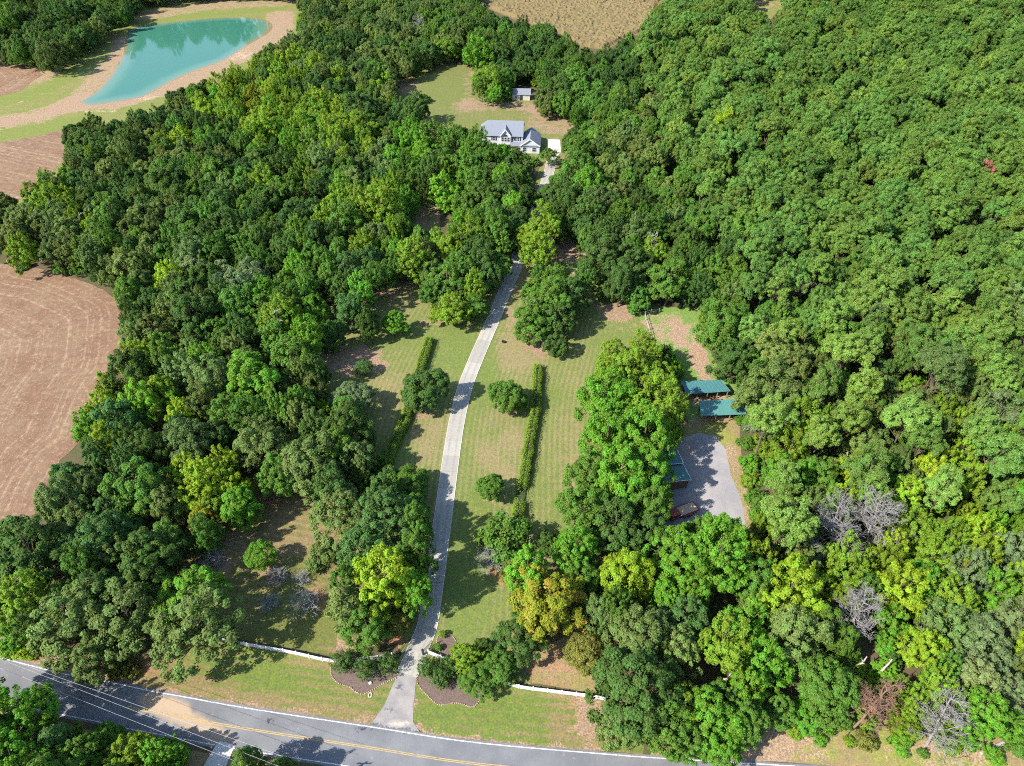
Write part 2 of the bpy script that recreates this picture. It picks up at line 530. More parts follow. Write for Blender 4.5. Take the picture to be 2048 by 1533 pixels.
BACK_PX = [(790, 195), (780, 165), (850, 120), (925, 108), (960, 125), (970, 185), (1025, 178), (1080, 195), (1100, 225), (1165, 232), (1150, 280), (1125, 322), (1080, 325), (1020, 340), (960, 330), (900, 290), (850, 260), (835, 220)]
def paint_back(P, v):
    blobs(P, v, [('bare', 0.6, 960, 212, 18, 9), ('bare', 0.65, 1110, 245, 16, 20), ('bare', 0.45, 940, 165, 5, 35), ('bare', 0.6, 810, 170, 10, 16), ('bare', 0.5, 920, 122, 14, 10), ('dry', -0.6, 880, 180, 16, 30), ('dry', -0.5, 1090, 270, 10, 8), ('red', 0.7, 1100, 318, 4, 4), ('bare', 0.6, 1060, 215, 12, 8)])
sheet('back_lawn', gp(BACK_PX), 2.2, 0.03, M_BACK, paint_back, 0.8, 9, lambda P: P[:, 0] / 1.7)
sheet('paddock', gp([(1262, 615), (1300, 612), (1400, 618), (1412, 690), (1450, 755), (1500, 790), (1520, 860), (1470, 840), (1380, 850), (1340, 760), (1310, 690)]), 1.3, 0.035, M_PADDOCK,
      lambda P, v: blobs(P, v, [('bare', 0.5, 1320, 650, 9, 9), ('bare', 0.42, 1375, 680, 5, 14), ('bare', 0.85, 1405, 730, 3, 10), ('bare', 0.22, 1345, 690, 9, 10), ('bare', 0.9, 1400, 795, 9, 3), ('bare', 0.9, 1440, 845, 9, 3), ('bare', 0.8, 1480, 830, 4, 5), ('dry', 1.2, 1450, 845, 6, 4)]), 0.4, 10)

# the ploughed field with its curved tractor tracks
FIELD_PX = [(-220, 560), (-60, 528), (0, 528), (60, 535), (120, 545), (180, 568), (240, 600), (248, 660), (238, 735), (210, 770), (180, 850), (170, 880), (120, 920), (85, 985), (70, 1040), (-40, 1075), (-260, 1090)]
t = NT('ploughed_earth', 0.95, 0.1)
f1, f2, f3 = t.noise(0.08, 4, 0.6), t.noise(0.9, 5, 0.7), t.noise(6.0, 3, 0.7)
ud = t.attr('u')
str1 = t.noise(1.0, 6, 0.75, t.n('ShaderNodeCombineXYZ').outputs[0])
cmb = [n for n in t.t.nodes if n.bl_idname == 'ShaderNodeCombineXYZ'][0]
t.l(t.math('MULTIPLY', ud, 0.9), cmb.inputs[0])
t.l(t.math('MULTIPLY', f1, 1.1), cmb.inputs[1])
c = t.mix(t.ramp(f1, 0.35, 0.7), (0.165, 0.094, 0.058), (0.195, 0.128, 0.078))
c = t.mix(t.ramp(t.math('ADD', str1, t.math('MULTIPLY', t.math('SUBTRACT', f2, 0.5), 0.5)), 0.48, 0.72), c, (0.30, 0.215, 0.145))
c = t.mix(t.ramp(t.math('ADD', str1, t.math('MULTIPLY', f3, 0.3)), 0.5, 0.36), c, (0.160, 0.084, 0.056))
c = t.mix(t.ramp(t.math('ADD', f3, t.math('MULTIPLY', f2, 0.35)), 0.74, 0.86), c, (0.36, 0.275, 0.19))
c = t.hsv(c, 0.5, 1.0, t.ramp(t.noise(0.5, 6, 0.75), 0.3, 0.7, 0.84, 1.14))
t.bump(t.math('ADD', f3, str1), 0.5, 0.12)
M_FIELD = t.col(c)
FIELD = gp(FIELD_PX)
def u_field(P):
    B = [Vector(p) for p in FIELD]
    return dist_line(P, spline(B[3:-1], 2.0)) + 0.0 * P[:, 0]
sheet('ploughed_field', FIELD, 2.0, 0.03, M_FIELD, None, 0.8, 11, u_field)
# the same stubble upslope, beside the pond
MEADOW_PX = [(-160, 80), (0, 100), (60, 112), (150, 105), (235, 45), (290, -5), (420, -14), (620, -14), (640, 50), (560, 110), (480, 150), (400, 180), (320, 225), (220, 270), (160, 320), (110, 370), (40, 410), (-160, 440)]
def paint_bank(P, v):
    blobs(P, v, [('line', 'bare', 0.7, 7, [(150, 210), (190, 165), (240, 115), (250, 80)]), ('line', 'bare', 0.8, 9, [(150, 208), (240, 205), (330, 178), (420, 140), (500, 105), (560, 60), (560, 30)]),
                 ('line', 'bare', 0.75, 9, [(0, 245), (70, 235), (150, 208)]), ('line', 'bare', 0.62, 12, [(300, 30), (420, 10), (560, 4)]), ('line', 'bare', 0.7, 14, [(-160, 150), (0, 150), (60, 155)]), ('line', 'bare', 0.6, 10, [(-160, 330), (0, 330), (120, 290)]),
                 ('line', 'dry', -0.9, 5, [(0, 205), (80, 185), (150, 145), (210, 95)]), ('line', 'dry', -0.8, 3.5, [(230, 60), (290, 45), (420, 30), (560, 18)]), ('line', 'dry', -1.0, 4, [(-60, 282), (0, 272), (90, 258), (170, 240)]),
                 ('line', 'red', 0.6, 0.9, [(0, 217), (60, 200), (130, 175), (190, 135), (222, 90)]), ('red', 0.6, 480, 110, 12, 12), ('red', 0.6, 290, 195, 10, 5), ('red', 0.6, 195, 222, 14, 3), ('red', 0.5, 50, 235, 12, 3)])
sheet('pond_meadow', gp(MEADOW_PX), 2.6, 0.03, M_BANK, paint_bank, 1.0, 12, lambda P: P[:, 0] * 0)
sheet('ploughed_field', gp([(-160, 275), (0, 285), (90, 270), (180, 245), (150, 300), (100, 350), (40, 400), (-160, 430)]), 3.0, 0.06, M_FIELD, None, 0.8, 13, lambda P: P @ np.array((0.35, 0.94)))
sheet('ploughed_field', gp([(-160, 100), (0, 110), (60, 128), (85, 150), (40, 182), (0, 192), (-160, 215)]), 3.0, 0.06, M_FIELD, None, 0.8, 14, lambda P: dist_line(P, gp([(-160, 100), (0, 110), (60, 128), (85, 150), (40, 182), (0, 192)])))
# pond
POND_PX = [(158, 206), (190, 185), (215, 160), (232, 135), (246, 110), (250, 85), (258, 62), (285, 52), (370, 42), (440, 36), (500, 36), (530, 40), (545, 52), (535, 68), (500, 88), (470, 108), (440, 124), (390, 142), (350, 160), (310, 182), (280, 196), (220, 206), (180, 211)]
POND = spline(gp(POND_PX + POND_PX[:1]), 2.0)[:-1]
t = NT('pond_water', 0.06, 0.5)
dep = t.math('ADD', t.attr('u'), t.math('MULTIPLY', t.math('SUBTRACT', t.noise(0.06, 3, 0.6), 0.5), 0.25))
c = t.mix(t.ramp(dep, 0.0, 0.28), (0.21, 0.16, 0.085), (0.085, 0.185, 0.130))
c = t.mix(t.ramp(dep, 0.25, 1.0), c, (0.036, 0.142, 0.096))
t.b.inputs['IOR'].default_value = 1.33
nz = t.noise(1.2, 3, 0.5)
t.bump(nz, 0.04, 0.05)
M_WATER = t.col(c)
def u_pond(P):
    ring = list(POND) + [POND[0]]
    d = dist_line(P, ring)
    # the bottom shelves gently on the near and right-hand shore, steeply by the dam
    ppx = proj(P[:, 0], P[:, 1], np.zeros(len(P)))
    w = np.where(ppx[0] > 500, 16.0, np.where(ppx[1] > 120, 9.0, 7.0))
    return d / w
o = sheet('pond', POND, 2.5, 0.05, M_WATER, None, 0.0, 15, u_pond)

# the standing crop at the top
CROP_PX = [(900, -30), (985, 22), (1050, 48), (1130, 72), (1145, 95), (1215, 100), (1250, 80), (1300, 60), (1320, 10), (1350, -30)]
t = NT('dry_crop', 0.95, 0.1)
f1, f2 = t.noise(0.03, 4, 0.6), t.noise(1.1, 4, 0.75, t.scaled((1, 0.55, 1)))
c = t.mix(t.ramp(f1, 0.35, 0.65), (0.165, 0.155, 0.052), (0.225, 0.158, 0.072))
M_CROP_SOIL = t.col(t.mix(t.ramp(f2, 0.45, 0.8), (0.15, 0.115, 0.055), c))
cf = sheet('crop_field', gp(CROP_PX), 1.1, 0.03, M_CROP_SOIL, None, 0.5, 16)
rcf = np.random.default_rng(5)
co = np.zeros(len(cf.data.vertices) * 3, np.float32); cf.data.vertices.foreach_get('co', co); co = co.reshape(-1, 3)
co[:, 2] += np.clip(rcf.normal(1.2, 0.32, len(co)), 0.1, 2.0)          # ragged ripe stalks
co[:, 2] = np.where(dist_line(co[:, :2], gp(CROP_PX + CROP_PX[:1])) < 2.2, 0.05, co[:, 2])     # the crop thins out to the ground at its edge
cf.data.vertices.foreach_set('co', co.ravel()); cf.data.update()
sheet('orange_track', gp([(1490, -20), (1510, 12), (1535, 42), (1560, 30), (1575, 18), (1552, -20)]), 4.0, 0.03, M_BANK, lambda P, v: blobs(P, v, [('bare', 0.5, 1515, 5, 14, 30), ('red', 0.4, 1560, 10, 8, 20)]), 0.5, 17)
sheet('sandy_clearing', gp([(1090, 500), (1105, 485), (1165, 480), (1190, 600), (1130, 530)]), 2.0, 0.035, M_PADDOCK, lambda P, v: blobs(P, v, [('bare', 1.0, 1130, 500, 9, 8), ('bare', 0.7, 1170, 560, 6, 12)]), 0.3, 18)
sheet('sandy_clearing', gp([(815, 455), (820, 405), (880, 400), (880, 470)]), 2.0, 0.035, M_BACK, lambda P, v: blobs(P, v, [('bare', 0.6, 850, 435, 9, 12)]), 0.3, 19)

# ------------------------------------------------------------------ road, drive, yard
t = NT('road_asphalt', 0.85, 0.25)
f1, f2, f3 = t.noise(0.15, 4, 0.6), t.noise(1.3, 5, 0.7), t.noise(14, 3, 0.7)
c = t.mix(t.ramp(f1, 0.35, 0.7), (0.125, 0.127, 0.134), (0.170, 0.171, 0.176))
c = t.mix(t.ramp(f2, 0.58, 0.72), c, (0.19, 0.19, 0.192))
c = t.mix(t.ramp(t.math('ADD', t.attr('dry'), t.math('MULTIPLY', t.math('SUBTRACT', f2, 0.5), 1.3)), 0.4, 0.6), c, (0.05, 0.052, 0.06))
c = t.mix(t.ramp(t.math('ADD', t.attr('bare'), t.math('MULTIPLY', t.math('SUBTRACT', f2, 0.5), 0.5)), 0.15, 1.0), c, (0.35, 0.26, 0.175))
c = t.hsv(c, 0.5, 1.0, t.ramp(f3, 0.25, 0.75, 0.86, 1.14))
t.bump(f3, 0.25, 0.02)
M_ROAD = t.col(c)
N_E = normals2(EDGE)
def strip(d0, d1):
    return [p + n * d0 for p, n in zip(EDGE, N_E)] + [p + n * d1 for p, n in zip(EDGE, N_E)][::-1]
def paint_road(P, v):
    blobs(P, v, [('line', 'bare', 0.8, 1.7, [(300, 1405), (330, 1418), (380, 1440), (430, 1470), (450, 1480)]), ('line', 'bare', 0.5, 1.0, [(280, 1392), (330, 1402), (370, 1412)]), ('bare', 0.5, 110, 1385, 2.0, 1.0),
                 ('dry', 0.5, 349, 1399, 1.2, 0.7), ('dry', 0.5, 371, 1402, 1.1, 0.6), ('dry', 0.45, 399, 1409, 1.1, 0.6), ('dry', 0.5, 498, 1435, 1.1, 0.6), ('dry', 0.55, 541, 1440, 1.2, 0.8), ('dry', 0.4, 520, 1462, 2.5, 1.0), ('dry', 0.4, 470, 1477, 1.2, .7),
                 ('dry', 0.3, 600, 1490, 4, 1.2), ('dry', 0.3, 720, 1468, 3, 1), ('dry', 0.28, 700, 1500, 4, 1.2), ('dry', 0.5, 995, 1528, 2.2, 0.5), ('dry', 0.3, 880, 1508, 4, 0.8), ('line', 'dry', 0.4, 0.35, [(700, 1453), (760, 1462), (840, 1472)])])
road = sheet('road', strip(0.38, -6.6), 1.0, 0.045, M_ROAD, paint_road, 0.06, 21)
t = NT('white_road_paint', 0.8, 0.2)
fw = t.noise(3.0, 5, 0.75)
M_WHITELINE = t.col(t.mix(t.ramp(fw, 0.35, 0.55), (0.22, 0.22, 0.22), (0.58, 0.58, 0.565)))
t = NT('yellow_road_paint', 0.8, 0.2)
fw = t.noise(1.6, 5, 0.8)
M_YELLOW = t.col(t.mix(t.ramp(fw, 0.36, 0.52), (0.20, 0.175, 0.13), (0.40, 0.285, 0.10)))
def ribbon(name, d0, d1, z, m, parent, a=0, b=None):
    L = list(zip(EDGE, N_E))[a:b]
    mb = MB()
    for i, (p, n) in enumerate(L):
        q0, q1 = p + n * d0, p + n * d1
        mb.v += [(q0.x, q0.y, z), (q1.x, q1.y, z)]
        if i: mb.f.append((2 * i - 2, 2 * i - 1, 2 * i + 1, 2 * i))
    return mb.build(name, m, parent)
ribbon('edge_line', 0.08, -0.08, 0.052, M_WHITELINE, road)
ribbon('edge_line', -6.12, -6.26, 0.052, M_WHITELINE, road)
cols = [i for i, p in enumerate(EDGE) if proj(p.x, p.y, 0.0)[0] > 270]
ribbon('centre_line', -2.90, -3.03, 0.052, M_YELLOW, road, cols[0])
ribbon('centre_line', -3.15, -3.28, 0.052, M_YELLOW, road, cols[0])

t = NT('drive_asphalt', 0.9, 0.2)
f1, f2, f3 = t.noise(0.5, 4, 0.6), t.noise(2.2, 5, 0.75), t.noise(12, 3, 0.7)
c = t.mix(t.ramp(f1, 0.35, 0.7), (0.205, 0.19, 0.185), (0.27, 0.25, 0.23))
c = t.mix(t.ramp(t.math('ADD', t.attr('dry'), t.math('MULTIPLY', t.math('SUBTRACT', f2, 0.5), 1.5)), 0.45, 0.65), c, (0.10, 0.10, 0.11))
c = t.mix(t.ramp(t.math('ADD', t.attr('bare'), t.math('MULTIPLY', t.math('SUBTRACT', f2, 0.5), 0.9)), 0.3, 0.8), c, (0.46, 0.38, 0.29))
c = t.hsv(c, 0.5, 1.0, t.ramp(f3, 0.25, 0.75, 0.88, 1.12))
M_APRON = t.col(c)
sheet('entrance_apron', gp([(795, 1346), (833, 1352), (827, 1411), (826, 1445), (840, 1465), (742, 1450), (769, 1411)]), 0.7, 0.06, M_APRON,
      lambda P, v: blobs(P, v, [('dry', 0.7, 800, 1375, 1.2, 0.9), ('dry', 0.6, 779, 1420, 1.4, 0.9), ('dry', 0.5, 796, 1432, 0.9, 0.5), ('line', 'dry', 0.65, 0.6, [(744, 1450), (790, 1458), (838, 1465)]), ('bare', 0.6, 800, 1448, 3.0, 1.0)]), 0.12, 22)

# concrete drive: slab after slab between shallow joints, with a paler edging
t = NT('drive_concrete', 0.85, 0.25)
oi = t.n('ShaderNodeObjectInfo').outputs['Random']
f1, f2, f3 = t.noise(0.4, 5, 0.65), t.noise(2.5, 4, 0.7), t.noise(16, 3, 0.7)
c = t.mix(oi, (0.275, 0.258, 0.222), (0.34, 0.32, 0.278))
ac = t.attr('across')
tr = t.math('ABSOLUTE', t.math('SUBTRACT', t.math('ABSOLUTE', ac), 0.45))
trk = t.math('ADD', t.ramp(tr, 0.32, 0.0), t.math('MULTIPLY', t.math('SUBTRACT', f1, 0.5), 2.2))
c = t.mix(t.math('MULTIPLY', t.ramp(trk, 0.3, 1.3), 0.5), c, (0.19, 0.185, 0.175))
c = t.hsv(c, 0.5, 1.0, t.ramp(f2, 0.2, 0.8, 0.88, 1.1))
c = t.hsv(c, 0.5, 1.0, t.ramp(f3, 0.2, 0.8, 0.93, 1.07))
M_CONC = t.col(c)
M_EDGING = mat_plain('pale_concrete', (0.46, 0.43, 0.375), 0.8, 0.12, 1.5)
M_BASE = mat_plain('drive_base', (0.19, 0.175, 0.15), 0.95)
drive = tag(empty('driveway', (DRIVE[0].x, DRIVE[0].y, 0)), kind='structure')
ND = normals2(DRIVE)
DX, DY = DRIVE[0].x, DRIVE[0].y
def drive_pt(i, off, z):
    p = DRIVE[i] + ND[i] * off
    return (p.x - DX, p.y - DY, z)
HALF = 1.72
step = 9                                              # 4.5 m slabs
mb = MB()
for i in range(0, len(DRIVE) - 1, 3):
    j = min(i + 3, len(DRIVE) - 1)
    mb.poly([drive_pt(i, HALF, 0.05), drive_pt(i, -HALF, 0.05), drive_pt(j, -HALF, 0.05), drive_pt(j, HALF, 0.05)])
mb.build('drive_bed', M_BASE, drive)
COLS = [-1, -0.8, -0.6, -0.45, -0.3, -0.1, 0.1, 0.3, 0.45, 0.6, 0.8, 1]
for s0 in range(0, len(DRIVE) - step, step):
    vs, fs, acs = [], [], []
    rows = [s0, s0 + 3, s0 + 6, s0 + 9]
    for r, i in enumerate(rows):
        d = (DRIVE[min(i + 1, len(DRIVE) - 1)] - DRIVE[max(i - 1, 0)]).normalized()
        e = 0.02 if r == 0 else (-0.02 if r == 3 else 0)
        for k, cc in enumerate(COLS):
            p = drive_pt(i, -cc * HALF, 0.11)
            vs.append((p[0] + d.x * e, p[1] + d.y * e, 0.11)); acs.append(cc)
    n = len(COLS)
    for r in range(3):
        for k in range(n - 1):
            fs.append((r * n + k, r * n + k + 1, (r + 1) * n + k + 1, (r + 1) * n + k))
    ring = list(range(n)) + [r * n + n - 1 for r in (1, 2, 3)] + [3 * n + k for k in range(n - 2, -1, -1)] + [2 * n, n]
    b0 = len(vs)
    for q in ring:
        vs.append((vs[q][0], vs[q][1], 0.02)); acs.append(acs[q])
    for q in range(len(ring)):
        w = (q + 1) % len(ring)
        fs.append((ring[q], b0 + q, b0 + w, ring[w]))
    me = bpy.data.meshes.new('slab')
    me.from_pydata(vs, [], fs)
    a = me.attributes.new('across', 'FLOAT', 'POINT'); a.data.foreach_set('value', np.array(acs, np.float32))
    link('slab', me, drive, M_CONC)
for side in (-1, 1):
    mb = MB()
    idx = list(range(0, len(DRIVE), 3))
    for i, j in zip(idx[:-1], idx[1:]):
        a, b = side * (HALF + 0.01), side * (HALF + 0.15)
        k = len(mb.v)
        mb.v += [drive_pt(i, a, 0.0), drive_pt(i, a, 0.125), drive_pt(i, b, 0.125), drive_pt(i, b, 0.0), drive_pt(j, a, 0.0), drive_pt(j, a, 0.125), drive_pt(j, b, 0.125), drive_pt(j, b, 0.0)]
        mb.f += [(k, k + 1, k + 5, k + 4), (k + 1, k + 2, k + 6, k + 5), (k + 2, k + 3, k + 7, k + 6)]
    mb.build('edging', M_EDGING, drive)
sheet('parking_pad', gp([(1094, 279), (1120, 280), (1122, 305), (1112, 316), (1096, 312)]), 2.0, 0.08, mat_plain('pale_concrete_pad', (0.46, 0.42, 0.375), 0.85, 0.1, 0.6), None, 0.0, 23)
sheet('side_drive', gp([(400, 1580), (407, 1533), (438, 1484), (470, 1492), (452, 1533), (452, 1580)]), 1.0, 0.06, mat_plain('pale_gravel', (0.48, 0.45, 0.42), 0.9, 0.15, 2.0), None, 0.2, 24)
t = NT('grey_gravel', 0.9, 0.2)
f1, f2, f3 = t.noise(0.18, 4, 0.6), t.noise(2.0, 4, 0.7), t.noise(9.0, 3, 0.8)
c = t.mix(t.ramp(f1, 0.35, 0.7), (0.225, 0.215, 0.22), (0.29, 0.27, 0.262))
c = t.mix(t.ramp(t.math('ADD', t.attr('bare'), t.math('MULTIPLY', t.math('SUBTRACT', f2, 0.5), 0.8)), 0.3, 0.8), c, SOIL)
c = t.hsv(c, 0.5, 1.0, t.ramp(f3, 0.25, 0.75, 0.8, 1.2))
t.bump(f3, 0.4, 0.04)
M_GRAVEL = t.col(c)
sheet('gravel_yard', gp([(1350, 880), (1395, 868), (1432, 872), (1452, 900), (1462, 950), (1478, 990), (1490, 1020), (1490, 1062), (1400, 1075), (1330, 1075), (1300, 1010), (1315, 930)]), 1.2, 0.05, M_GRAVEL,
      lambda P, v: blobs(P, v, [('bare', 0.5, 1365, 895, 5, 5)]), 0.35, 25)
sheet('yard_edge', gp([(1330, 850), (1480, 838), (1482, 900), (1490, 960), (1510, 1020), (1500, 1075), (1300, 1085), (1290, 1000), (1300, 900)]), 1.4, 0.04, M_RIGHT,
      lambda P, v: blobs(P, v, [('bare', 0.6, 1480, 1000, 3, 9), ('bare', 0.6, 1460, 910, 3, 6), ('dry', -0.7, 1435, 875, 5, 7), ('bare', 0.6, 1350, 1000, 6, 10)]), 0.3, 26)
t = NT('bark_mulch', 0.95, 0.1)
f2, f3 = t.noise(4.0, 5, 0.75), t.noise(0.8, 3, 0.6)
c = t.mix(t.ramp(f2, 0.35, 0.7), (0.10, 0.072, 0.060), (0.175, 0.128, 0.105))
t.bump(f2, 0.7, 0.08)
M_MULCH = t.col(c)
M_STONE = mat_plain('edging_stone', (0.34, 0.245, 0.18), 0.85, 0.3, 2.0)
def z7(pts): return [(640 + a / 5.11, 1200 + b / 5.11) for a, b in pts]
def mulch_bed(pts, edge, seed):
    bed = sheet('mulch_bed', spline(gp(z7(pts + pts[:1])), 0.8)[:-1], 0.8, 0.07, M_MULCH, None, 0.0, seed)
    rnd = random.Random(seed)
    mb = MB()
    for p in spline(gp(z7(edge)), 0.34):                     # low stones laid end to end
        M = Matrix.Translation((p.x, p.y, 0.03)) @ Matrix.Rotation(rnd.uniform(0, 3.1), 4, 'Z')
        a, b, h = rnd.uniform(0.10, 0.19), rnd.uniform(0.09, 0.15), rnd.uniform(0.1, 0.2)
        k = len(mb.v)
        for zz, sc in ((0, 1.0), (h * 0.7, 0.95), (h, 0.6)):
            for q in range(6):
                an = q * math.pi / 3
                mb.v.append(tuple(M @ Vector((a * sc * math.cos(an) * rnd.uniform(.85, 1.1), b * sc * math.sin(an) * rnd.uniform(.85, 1.1), zz))))
        for lv in (0, 1):
            for q in range(6):
                w = (q + 1) % 6
                mb.f.append((k + lv * 6 + q, k + lv * 6 + w, k + lv * 6 + 6 + w, k + lv * 6 + 6 + q))
        mb.f.append(tuple(k + 12 + q for q in range(6)))
    tag(mb.build('stone_edging', M_STONE, bed), kind='stuff')
e1 = [(110, 700), (125, 790), (200, 860), (300, 890), (360, 940), (430, 965), (500, 945), (560, 910), (640, 860), (780, 800)]
mulch_bed(e1 + [(770, 740), (700, 690), (500, 650), (200, 650)], e1, 31)
e2 = [(985, 800), (1010, 880), (1080, 960), (1160, 1040), (1220, 1075), (1300, 1070), (1390, 1055), (1460, 1070), (1540, 1095), (1590, 1080), (1640, 1010)]
mulch_bed(e2 + [(1640, 900), (1400, 800), (1100, 700), (1000, 720)], e2, 32)
e3 = [(1240, 560), (1200, 460), (1200, 390), (1240, 350), (1330, 355), (1390, 420)]
mulch_bed(e3 + [(1420, 560), (1330, 600)], e3, 33)

# ------------------------------------------------------------------ house
t = NT('blue_grey_shingles', 0.75, 0.3)
f = t.noise(1.2, 5, 0.7, t.obj())
M_ROOF = t.col(t.mix(f, (0.135, 0.15, 0.18), (0.19, 0.207, 0.24)))
M_SIDING = mat_plain('white_siding', (0.50, 0.51, 0.53), 0.6, 0.05, 1.0)
M_TRIM = mat_plain('white_trim', (0.64, 0.64, 0.64), 0.5, 0.03)
M_GLASS = mat_plain('window_glass', (0.04, 0.05, 0.065), 0.12, 0.2, 1.0, 0.6)
M_SHUT = mat_plain('dark_shutters', (0.03, 0.035, 0.05), 0.6)
M_CREAM = mat_plain('cream_siding', (0.50, 0.455, 0.36), 0.7, 0.07, 1.5)
M_BRICK = mat_plain('brick_base', (0.36, 0.20, 0.14), 0.85, 0.2, 4.0)

RZ = 9.3
pL, pR = at(976, 240.5, RZ), at(1048, 244, RZ)
ang = math.atan2(pR.y - pL.y, pR.x - pL.x) * 0.6
house = empty('house', (pL.x, pL.y, 0.03), ang)
tag(house, 'white two-storey house with blue-grey roofs, front gable and side wing, half behind trees', 'house')
HM = Matrix.Translation((pL.x, pL.y, 0.0)) @ Matrix.Rotation(ang, 4, 'Z')
HI = HM.inverted()
L = (pR - pL).length
D, EZ = 5.2, 5.5
OV = 0.45
wl = HI @ at(1058, 308, 0); wb = HI @ at(1064, 250, 5.7)
WX, WY0 = wl.x + 0.3, wl.y
WY1 = min(wb.y, 3.0)
WH, WE, WR = 3.9, 3.0, 5.7
walls = MB().box(-2.8, L - 0.2, -D + 0.4, D - 0.4, 0, EZ)
walls.prism([(-D + 0.4, EZ), (D - 0.4, EZ), (0, RZ - 0.25)], 'x', L - 0.6, L - 0.2)
walls.build('wall', M_SIDING, house)
GX0, GX1, GYF = (HI @ at(1001, 262, 6.0)).x, (HI @ at(1024, 264, 6.0)).x, -D - 0.6
GM = (GX0 + GX1) / 2
gw = (GX1 - GX0) / 2
GA = EZ + 0.3 + gw * 1.15
bay = MB().prism([(GX0 + 0.3, 0), (GX1 - 0.3, 0), (GX1 - 0.3, EZ + 0.2), (GM, GA - 0.25), (GX0 + 0.3, EZ + 0.2)], 'y', GYF + 0.4, -D + 0.45)
bay.build('gable_wall', M_SIDING, house)
r = MB()
r.slab([(-3.2, -D - OV + .4, EZ - 0.1), (L, -D - OV + .4, EZ - 0.1), (L, 0, RZ), (0, 0, RZ)], 0.16)
r.build('roof_slope', M_ROOF, house)
MB().slab([(-3.2, D + OV - .4, EZ - 0.1), (L, D + OV - .4, EZ - 0.1), (L, 0, RZ), (0, 0, RZ)], 0.16).build('roof_slope', M_ROOF, house)
MB().slab([(-3.2, D + OV - .4, EZ - 0.1), (-3.2, -D - OV + .4, EZ - 0.1), (0, 0, RZ)], 0.16).build('roof_hip', M_ROOF, house)
yb = -D + (GA - EZ) / (RZ - EZ) * D
for sx, gx in ((-1, GX0), (1, GX1)):
    MB().slab([(GM, GYF, GA), (gx - (-sx) * 0.0, GYF, EZ + 0.15), (gx, -D - 0.1, EZ + 0.15), (GM, yb + 0.2, GA)], 0.14).build('gable_roof', M_ROOF, house)
    tr = MB()
    tr.slab([(GM, GYF - 0.04, GA + 0.02), (gx, GYF - 0.04, EZ + 0.17), (gx, GYF + 0.10, EZ + 0.17), (GM, GYF + 0.10, GA + 0.02)], 0.34)
    tr.build('bargeboard', M_TRIM, house)
def window(parent, x0, x1, y, z0, z1, shutters=False, arch=False):
    if arch:
        ring = [(x0 + (x1 - x0) * (0.5 - 0.5 * math.cos(math.pi * k / 10)), z0 + (z1 - z0) * math.sin(math.pi * k / 10)) for k in range(11)]
        g = MB().prism(ring, 'y', y - 0.03, y + 0.02).build('window', M_GLASS, parent)
        return g
    g = MB().box(x0, x1, y - 0.03, y + 0.02, z0, z1).build('window', M_GLASS, parent)
    fr = MB().box(x0 - .12, x0, y - .06, y + .02, z0 - .12, z1 + .12).box(x1, x1 + .12, y - .06, y + .02, z0 - .12, z1 + .12)
    fr.box(x0, x1, y - .06, y + .02, z1, z1 + .12).box(x0, x1, y - .06, y + .02, z0 - .12, z0).box(x0, x1, y - .05, y + .02, (z0 + z1) / 2 - .03, (z0 + z1) / 2 + .03)
    fr.build('frame', M_TRIM, g)
    if shutters:
        MB().box(x0 - .62, x0 - .14, y - .05, y + .02, z0 - .05, z1 + .05).build('shutter', M_SHUT, g)
        MB().box(x1 + .14, x1 + .62, y - .05, y + .02, z0 - .05, z1 + .05).build('shutter', M_SHUT, g)
    return g
fy = GYF + 0.4 - 0.01
for k in range(3):
    window(house, GM - 1.55 + k * 1.1, GM - 0.65 + k * 1.1, fy, 3.5, 5.1)
window(house, GM - 0.8, GM + 0.8, fy, 5.35, 6.2, arch=True)
for k in range(3):
    window(house, GM - 1.55 + k * 1.1, GM - 0.65 + k * 1.1, fy, 0.9, 2.4)
for x in (GX1 + 1.3, GX1 + 2.6, GX0 - 2.2):
    window(house, x - .4, x + .4, -D + 0.39, 3.6, 5.0, True)
for x in (GX0 - 2.2,):
    window(house, x - .45, x + .45, -D + 0.39, 0.8, 2.4, True)
# porch roof between the bay and the wing
MB().slab([(GX1 - 0.4, -D - 2.2, 2.7), (WX - WH + 0.5, -D - 2.2, 2.7), (WX - WH + 0.5, -D + 0.4, 3.25), (GX1 - 0.4, -D + 0.4, 3.25)], 0.14).build('porch_roof', M_ROOF, house)
for x in (GX1 + 0.2, WX - WH - 0.2):
    MB().box(x - .12, x + .12, -D - 2.1, -D - 1.86, 0, 2.6).build('porch_post', M_TRIM, house)
MB().box(GX1 + 1.0, GX1 + 2.0, -D + 0.34, -D + 0.405, 0.1, 2.2).build('door', M_SHUT, house)
# wing
MB().prism([(WX - WH + .3, 0), (WX + WH - .3, 0), (WX + WH - .3, WE), (WX, WR - 0.25), (WX - WH + .3, WE)], 'y', WY0 + 0.35, WY1).build('wing_wall', M_SIDING, house)
for sx in (-1, 1):
    MB().slab([(WX, WY0, WR), (WX + sx * WH, WY0, WE - 0.1), (WX + sx * WH, WY1 + .4, WE - 0.1), (WX, WY1 + .4, WR)], 0.16).build('wing_roof', M_ROOF, house)
    MB().slab([(WX, WY0 - 0.04, WR + 0.02), (WX + sx * WH, WY0 - 0.04, WE - 0.08), (WX + sx * WH, WY0 + 0.1, WE - 0.08), (WX, WY0 + 0.1, WR + 0.02)], 0.32).build('bargeboard', M_TRIM, house)
MB().slab([(WX - WH, WY0 - 0.02, WE - 0.12), (WX + WH, WY0 - 0.02, WE - 0.12), (WX + WH, WY0 + 0.5, WE + 0.25), (WX - WH, WY0 + 0.5, WE + 0.25)], 0.12).build('eave_return', M_ROOF, house)
for x in (WX - 2.0, WX + 1.6):
    window(house, x - .7, x + .7, WY0 + 0.34, 0.7, 2.3)

